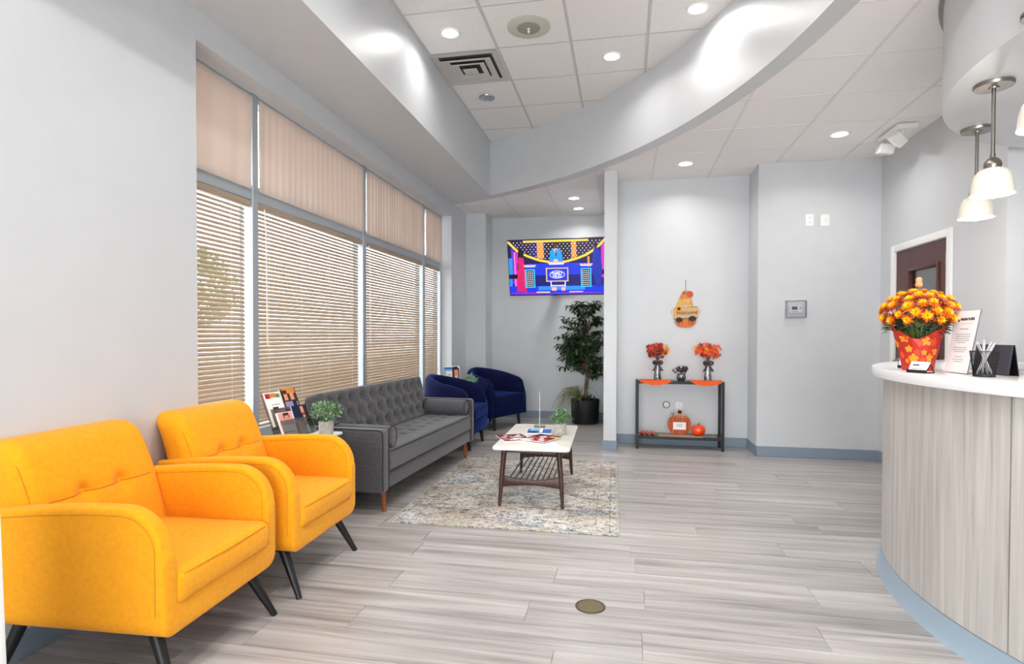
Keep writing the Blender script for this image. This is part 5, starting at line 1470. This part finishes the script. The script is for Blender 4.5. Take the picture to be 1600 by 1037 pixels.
for xx, wd_ in ((-0.075, 0.012), (-0.035, 0.009), (0.035, 0.009), (0.075, 0.012)):
    flat('rib', [(xx - wd_ / 2, 0.085), (xx * 0.85 - wd_ / 4, 0.02), (xx * 0.85 + wd_ / 4, 0.02), (xx + wd_ / 2, 0.085)], 0.010, 0.0118, 'gn_pump_dark', pk)
flat('hat', [(-0.09, 0.26), (-0.075, 0.31), (-0.055, 0.36), (-0.03, 0.40), (0.0, 0.41), (0.04, 0.408), (0.07, 0.395), (0.082, 0.37), (0.078, 0.345), (0.06, 0.335), (0.045, 0.345), (0.045, 0.33), (0.06, 0.30), (0.075, 0.26)], 0.002, 0.012, 'gn_hat')
flat('hat_tip', ell(0.045, 0.372, 0.035, 0.034), 0.012, 0.015, 'gn_rust'); flat('hat_patch', ell(-0.018, 0.385, 0.02, 0.016), 0.012, 0.014, 'gn_rust')
b = MB(); rn = random.Random(8)
for q in range(44):
    xx = rn.uniform(-0.07, 0.06); ex = xx * 1.35 + rn.uniform(-0.02, 0.02); b.tube([(xx, -0.013, 0.315 + rn.uniform(-0.01, 0.01)), ((xx + ex) / 2, -0.018, 0.28), (ex, -0.016, 0.225 + rn.uniform(-0.02, 0.02))], 0.0035, 4)
part('straw_fringe', b, 'gn_straw', t)['kind'] = 'stuff'
flat('beard', [(-0.06, 0.24), (0.06, 0.24), (0.05, 0.19), (-0.05, 0.19)], 0.002, 0.011, 'paper')
flat('nose', ell(0.0, 0.238, 0.022, 0.018), 0.018, 0.026, 'gn_skin')
flat('hand', ell(-0.135, 0.175, 0.026, 0.03), 0.002, 0.012, 'gn_skin'); flat('hand', ell(0.135, 0.185, 0.026, 0.03), 0.002, 0.012, 'gn_skin')
bd = flat('board', [(-0.125, 0.098), (0.13, 0.112), (0.13, 0.135), (0.124, 0.145), (0.13, 0.16), (0.126, 0.228), (-0.09, 0.215), (-0.128, 0.21), (-0.12, 0.16), (-0.128, 0.14)], 0.012, 0.020, 'gn_wood')
flat('board_edge', [(-0.122, 0.092), (0.13, 0.106), (0.13, 0.112), (-0.125, 0.098)], 0.012, 0.0195, 'gn_edge', bd)
flat('board_edge', [(-0.128, 0.21), (0.126, 0.228), (0.128, 0.234), (-0.126, 0.216)], 0.012, 0.0195, 'gn_edge', bd)
text('lettering', 'Welcome', 0.058, 'gn_boot', bd, (0.008, -0.0206, 0.165), (R(90), R(-3), 0), 0.35, 0.0004)
sf_ = flat('sunflower', [((0.038 if q % 2 else 0.03) * math.cos(2 * PI * q / 24) - 0.073, (0.038 if q % 2 else 0.03) * math.sin(2 * PI * q / 24) + 0.21) for q in range(24)], 0.020, 0.025, 'gn_sun')
flat('flower_centre', ell(-0.073, 0.21, 0.018, 0.018), 0.025, 0.029, 'gn_boot', sf_)
flat('boot', ell(-0.07, 0.088, 0.036, 0.027), 0.020, 0.030, 'gn_boot'); flat('boot', ell(0.072, 0.1, 0.040, 0.03), 0.020, 0.030, 'gn_boot')
part('hanger', MB().tube([(0, -0.004, 0.405), (0, -0.003, 0.52)], 0.0032, 6).lathe([(0, -0.004), (0.006, 0), (0, 0.004)], 8, (0, -0.004, 0.522)), 'nickel', t)

# ================================================================== COFFEE TABLE THINGS
cols_ = {'p_red': (190, 40, 50), 'p_yellow': (236, 208, 40), 'p_white': (236, 234, 232), 'p_dark': (40, 34, 36), 'p_pink': (214, 150, 150), 'p_blue': (50, 96, 176), 'p_sky': (120, 176, 214), 'p_navy': (24, 28, 60), 'p_skin': (206, 150, 122), 'p_hair': (70, 34, 26), 'p_orange': (206, 132, 60), 'p_grey': (130, 130, 134), 'p_lav': (150, 140, 176), 'p_green': (90, 140, 80), 'p_maroon': (110, 34, 40)}
for k, c in cols_.items(): mat(k, S(*c), 0.7, spec=0.25)
pk_ = list(cols_)
def printed(name, lb, cat, wd_, ht, th_, patches, grp=None, base_='p_white'):
    """thin printed booklet: lies in local x (width), z (height), front towards -y"""
    t = thing(name, lb, cat, (0, 0, 0), 0, grp)
    part('pages', MB().box(-wd_ / 2, wd_ / 2, 0, th_, 0, ht), base_, t)
    b = MB()
    for i, (c, u0, v0, u1, v1, sl) in enumerate(patches):
        d = -0.00015 - 0.00006 * i
        b.add([((u0 - 0.5) * wd_, d, v0 * ht), ((u1 - 0.5) * wd_, d, (v0 + sl) * ht), ((u1 - 0.5) * wd_, d, (v1 + sl) * ht), ((u0 - 0.5) * wd_, d, v1 * ht)], [(0, 1, 2, 3)], pk_.index(c))
    part('cover_print', b, pk_, t)
    return t
def lay_flat(o_, x, y_, z, rz_):
    o_.matrix_world = Matrix.Translation((x, y_, z)) @ Matrix.Rotation(rz_, 4, 'Z') @ Matrix.Rotation(R(-90), 4, 'X')
rn = random.Random(12)
def collage(cs, n_):
    out = []
    for q in range(n_):
        u, v_ = rn.random() * 0.8, rn.random() * 0.85; out.append((rn.choice(cs), u, v_, min(0.98, u + rn.uniform(0.08, 0.3)), min(0.97, v_ + rn.uniform(0.04, 0.16)), 0.0))
    return out
TL_ = thing
m1 = printed('magazine', 'glossy magazine with a dark and white cover, left of the two on the coffee table', 'magazine', 0.21, 0.275, 0.006, [('p_maroon', 0, 0, 1, 1, 0)] + collage(['p_white', 'p_dark', 'p_pink', 'p_grey', 'p_white'], 26), 'magazines on the coffee table', 'p_white')
lay_flat(m1, -0.765, 4.18, CTZ + 0.0062, R(28))
m2 = printed('magazine', 'glossy magazine with red and yellow lettering, overlapping the darker one', 'magazine', 0.21, 0.275, 0.006, [('p_maroon', 0, 0, 1, 1, 0), ('p_white', 0.06, 0.05, 0.5, 0.3, 0), ('p_dark', 0.02, 0.55, 0.6, 0.98, 0), ('p_yellow', 0.45, 0.62, 0.98, 0.80, 0), ('p_red', 0.08, 0.06, 0.95, 0.34, 0), ('p_white', 0.2, 0.12, 0.5, 0.28, 0), ('p_white', 0.62, 0.1, 0.85, 0.25, 0), ('p_pink', 0.1, 0.36, 0.6, 0.56, 0)] + collage(['p_white', 'p_red', 'p_dark', 'p_maroon', 'p_grey'], 22), 'magazines on the coffee table', 'p_white')
lay_flat(m2, -0.665, 4.17, CTZ + 0.0126, R(-24))
# acrylic sign holder standing edge-on with a blue leaflet
t = thing('acrylic_stand', 'clear upright acrylic sign holder seen edge-on on the coffee table', 'sign holder', (-0.71, 4.86, CTZ), R(98.4))
mat('acrylic_edge', S(186, 190, 196), 0.25)
part('upright', MB().box(-0.11, 0.11, -0.003, 0.003, 0.003, 0.30), 'acrylic_edge', t, bevel=0.001, seg=1)
part('foot', MB().box(-0.11, 0.11, -0.05, 0.05, 0, 0.003), 'acrylic', t)
bk_ = printed('brochure', 'blue and white brochure lying flat behind the magazines', 'brochure', 0.2, 0.26, 0.008, [('p_blue', 0.02, 0.1, 0.98, 0.9, 0), ('p_sky', 0.1, 0.5, 0.5, 0.85, 0), ('p_white', 0.5, 0.2, 0.62, 0.9, 0), ('p_navy', 0.05, 0.15, 0.4, 0.4, 0), ('p_white', 0.1, 0.88, 0.9, 0.97, 0)])
lay_flat(bk_, -0.66, 4.47, CTZ + 0.0122, R(5))
# small potted plants
noisy('concrete', S(176, 170, 164), S(200, 196, 190), (40, 40, 40), 0.8)
def small_plant(lb, loc, pr, ph, lm, rad, n_, ls, seed, potm='concrete', up=1.0):
    t = thing('potted_plant', lb, 'potted plant', loc, 0, 'small potted plants')
    rn = random.Random(seed)
    part('pot', MB().lathe([(0, 0), (pr * 0.9, 0), (pr, 0.004), (pr * 1.02, ph), (pr * 0.9, ph), (pr * 0.88, ph - 0.012), (0, ph - 0.012)], 28), potm, t, smooth=50)
    b = MB(); s_ = MB()
    for q in range(n_):
        d = rdir(-0.25, 1.0); f = rn.uniform(0.5, 1.0); p = Vector((d.x * rad * f, d.y * rad * f, ph + rad * 0.45 + d.z * rad * 0.85 * f * up))
        if q % 3 == 0: s_.tube([(0, 0, ph - 0.015), Vector((p.x * 0.4, p.y * 0.4, ph + (p.z - ph) * 0.6)), p], 0.0012, 4)
        for k in range(4):
            leaf(b, p + rdir() * ls * 0.5, d * 0.6 + rdir() * 0.9, (0, 0, 1), ls * rn.uniform(0.8, 1.2), ls * 0.6, rn.choice((0, 0, 1)))
    part('foliage', b, lm, t, smooth=180)['kind'] = 'stuff'
    part('stems', s_, 'stem_green', t)['kind'] = 'stuff'
small_plant('small green plant in a round concrete pot on the coffee table', (-0.495, 4.55, CTZ + 0.0005), 0.045, 0.085, ['leaf_mid', 'leaf_pale'], 0.095, 110, 0.02, 21)
small_plant('bushy pale green plant in a concrete pot beside the brochure rack', (-1.90, 3.41, 0.5805), 0.046, 0.085, ['leaf_pale', 'leaf_mid'], 0.10, 190, 0.02, 22)
small_plant('small sage green plant in a white pot between the blue chairs', (-1.86, 6.82, 0.5555), 0.04, 0.075, ['leaf_pale', 'leaf_pale'], 0.075, 60, 0.03, 23, 'white_plastic')

# ================================================================== BROCHURE RACKS
t = thing('brochure_rack', 'clear acrylic four-pocket brochure rack on the white side table', 'brochure rack', (-2.0, 3.185, 0.5805), R(90 - 12))
TB = Matrix.Rotation(R(-24), 4, 'X') @ Matrix.Translation((0, -0.053, 0))
part('back_panel', MB().box(-0.13, 0.13, 0.05, 0.053, 0.004, 0.31).xf(TB), 'acrylic', t)
part('pocket', MB().box(-0.13, 0.13, 0.012, 0.0145, 0.09, 0.20).box(-0.13, 0.13, 0.012, 0.05, 0.088, 0.0905).xf(TB), 'acrylic', t)
part('pocket', MB().box(-0.13, 0.13, -0.032, -0.0295, 0.0, 0.11).box(-0.13, 0.13, -0.032, 0.05, 0.0, 0.0025).xf(TB), 'acrylic', t)
part('divider', MB().box(-0.001, 0.001, -0.03, 0.05, 0.003, 0.09).xf(TB), 'acrylic', t)
RM = Matrix.Translation((-2.0, 3.185, 0.5805)) @ Matrix.Rotation(R(90 - 12), 4, 'Z') @ TB
def in_rack(o_, RM_, u, d, v_): o_.matrix_world = RM_ @ Matrix.Translation((u, d, v_))
brs = [('brochure with food photographs on white, upper left of the acrylic rack', [('p_red', 0.05, 0.82, 0.35, 0.97, 0), ('p_orange', 0.35, 0.84, 0.7, 0.97, 0), ('p_green', 0.7, 0.83, 0.95, 0.95, 0), ('p_maroon', 0.1, 0.84, 0.2, 0.92, 0), ('p_grey', 0.3, 0.62, 0.8, 0.64, 0), ('p_pink', 0.25, 0.0, 1.0, 0.5, 0), ('p_hair', 0.3, 0.38, 0.65, 0.56, 0), ('p_skin', 0.4, 0.3, 0.62, 0.46, 0)], -0.066, 0.030, 0.095, 0.215),
       ('brochure with a photograph of a couple, upper right of the acrylic rack', [('p_hair', 0, 0, 1, 1, 0), ('p_orange', 0.1, 0.85, 0.95, 1.0, 0), ('p_hair', 0.05, 0.62, 0.4, 0.95, 0), ('p_skin', 0.15, 0.66, 0.38, 0.84, 0), ('p_skin', 0.55, 0.66, 0.8, 0.86, 0), ('p_lav', 0.1, 0.25, 0.6, 0.62, 0), ('p_navy', 0.6, 0.1, 0.85, 0.65, 0), ('p_lav', 0.85, 0.1, 0.92, 0.6, 0), ('p_skin', 0.3, 0.3, 0.55, 0.42, 0)], 0.066, 0.030, 0.095, 0.23),
       ('brochure with a dark portrait photograph, lower right of the acrylic rack', [('p_dark', 0, 0, 1, 1, 0), ('p_navy', 0.0, 0.4, 0.5, 1.0, 0), ('p_skin', 0.55, 0.72, 0.75, 0.95, 0), ('p_red', 0.58, 0.66, 0.76, 0.74, 0), ('p_skin', 0.6, 0.3, 0.75, 0.64, 0), ('p_white', 0.62, 0.05, 0.76, 0.3, 0), ('p_orange', 0, 0, 0.3, 0.5, 0), ('p_grey', 0.3, 0.05, 0.55, 0.45, 0)], 0.066, -0.014, 0.004, 0.19),
       ('brochure with a pale cover, lower left of the acrylic rack', [('p_pink', 0.1, 0.5, 0.95, 0.98, 0), ('p_hair', 0.4, 0.75, 0.75, 0.97, 0), ('p_skin', 0.45, 0.62, 0.7, 0.86, 0), ('p_grey', 0.15, 0.2, 0.8, 0.24, 0)], -0.066, -0.014, 0.004, 0.16)]
for lb, pt_, u, d, v_, hh in brs:
    o_ = printed('brochure', lb, 'brochure', 0.125, hh, 0.006, pt_, 'brochures in the acrylic rack'); in_rack(o_, RM, u, d, v_)
t = thing('brochure_rack', 'clear acrylic brochure holder beside the corner window on the far table', 'brochure rack', (-2.1, 6.86, 0.5558), R(42))
T2 = Matrix.Rotation(R(-8), 4, 'X') @ Matrix.Translation((0, -0.0225, 0))
part('back_panel', MB().box(-0.115, 0.115, 0.02, 0.0225, 0.0, 0.27).xf(T2), 'acrylic', t)
part('pocket', MB().box(-0.115, 0.115, -0.018, -0.0155, 0.0, 0.09).box(-0.115, 0.115, -0.018, 0.02, 0, 0.0025).xf(T2), 'acrylic', t)
R2 = Matrix.Translation((-2.1, 6.86, 0.5558)) @ Matrix.Rotation(R(42), 4, 'Z') @ T2
o_ = printed('brochure', 'brochure with a blue header and a smiling long-haired woman', 'brochure', 0.215, 0.275, 0.006, [('p_sky', 0, 0.6, 0.62, 0.95, 0), ('p_blue', 0.0, 0.86, 0.6, 0.94, 0), ('p_white', 0.08, 0.3, 0.5, 0.78, 0), ('p_grey', 0.25, 0.58, 0.4, 0.62, 0), ('p_maroon', 0.12, 0.05, 0.6, 0.36, 0), ('p_hair', 0.5, 0.05, 0.95, 0.9, 0), ('p_hair', 0.56, 0.88, 0.88, 0.97, 0), ('p_skin', 0.6, 0.42, 0.88, 0.82, 0), ('p_skin', 0.62, 0.2, 0.8, 0.45, 0), ('p_white', 0.67, 0.5, 0.8, 0.54, 0), ('p_white', 0.66, 0.05, 0.98, 0.24, 0), ('p_hair', 0.56, 0.45, 0.62, 0.85, 0)], None, 'p_white')
in_rack(o_, R2, 0, 0.008, 0.004)

# ================================================================== OUTSIDE
noisy('asphalt', S(206, 204, 200), S(222, 220, 216), (3, 3, 3), 0.9)
struct(part('ground', MB().box(-24, -2.6, -16, 24, -0.25, -0.15), 'asphalt'), 'paved ground outside the window')
noisy('hedge_leaf', S(60, 96, 40), S(130, 160, 70), (8, 8, 8), 0.7)
for k, (yy, lb) in enumerate(((3.2, 'leafy tree outside the window nearest the camera'), (7.6, 'leafy tree outside the middle of the window'), (12.0, 'leafy tree outside beyond the corner pillar'))):
    t = thing('street_tree', lb, 'tree', (-15.0 - 0.6 * k, yy + 3.0 + 2 * k, -0.15), 0, 'trees outside the window')
    part('trunk', MB().tube([(0, 0, 0), (0.05, 0.02, 1.2), (0.0, 0.1, 2.2)], [0.14, 0.11, 0.07], 10), 'bark', t)
    b = MB(); rn = random.Random(40 + k)
    for q in range(900):
        d = Vector((rn.gauss(0, 1), rn.gauss(0, 1), rn.gauss(0, 1))).normalized(); f = rn.uniform(0.6, 1.0)
        leaf(b, Vector((d.x * 1.5 * f, d.y * 1.7 * f, 3.1 + d.z * 1.5 * f)), d + rdir(), (0, 0, 1), 0.34, 0.2)
    part('crown', b, 'hedge_leaf', t, smooth=180)['kind'] = 'stuff'

# white panel at the left border
pn = part('floor_panel', MB().prism([(-0.4, 0), (0.03, 0), (0.0, 0.80), (-0.4, 0.80)], -0.012, 0.012, 'y'), 'white_paint', bevel=0.003)
pn.location = (-1.461, 1.09, 0.0)
tag(pn, 'white upright panel just showing at the lower left border', 'panel')
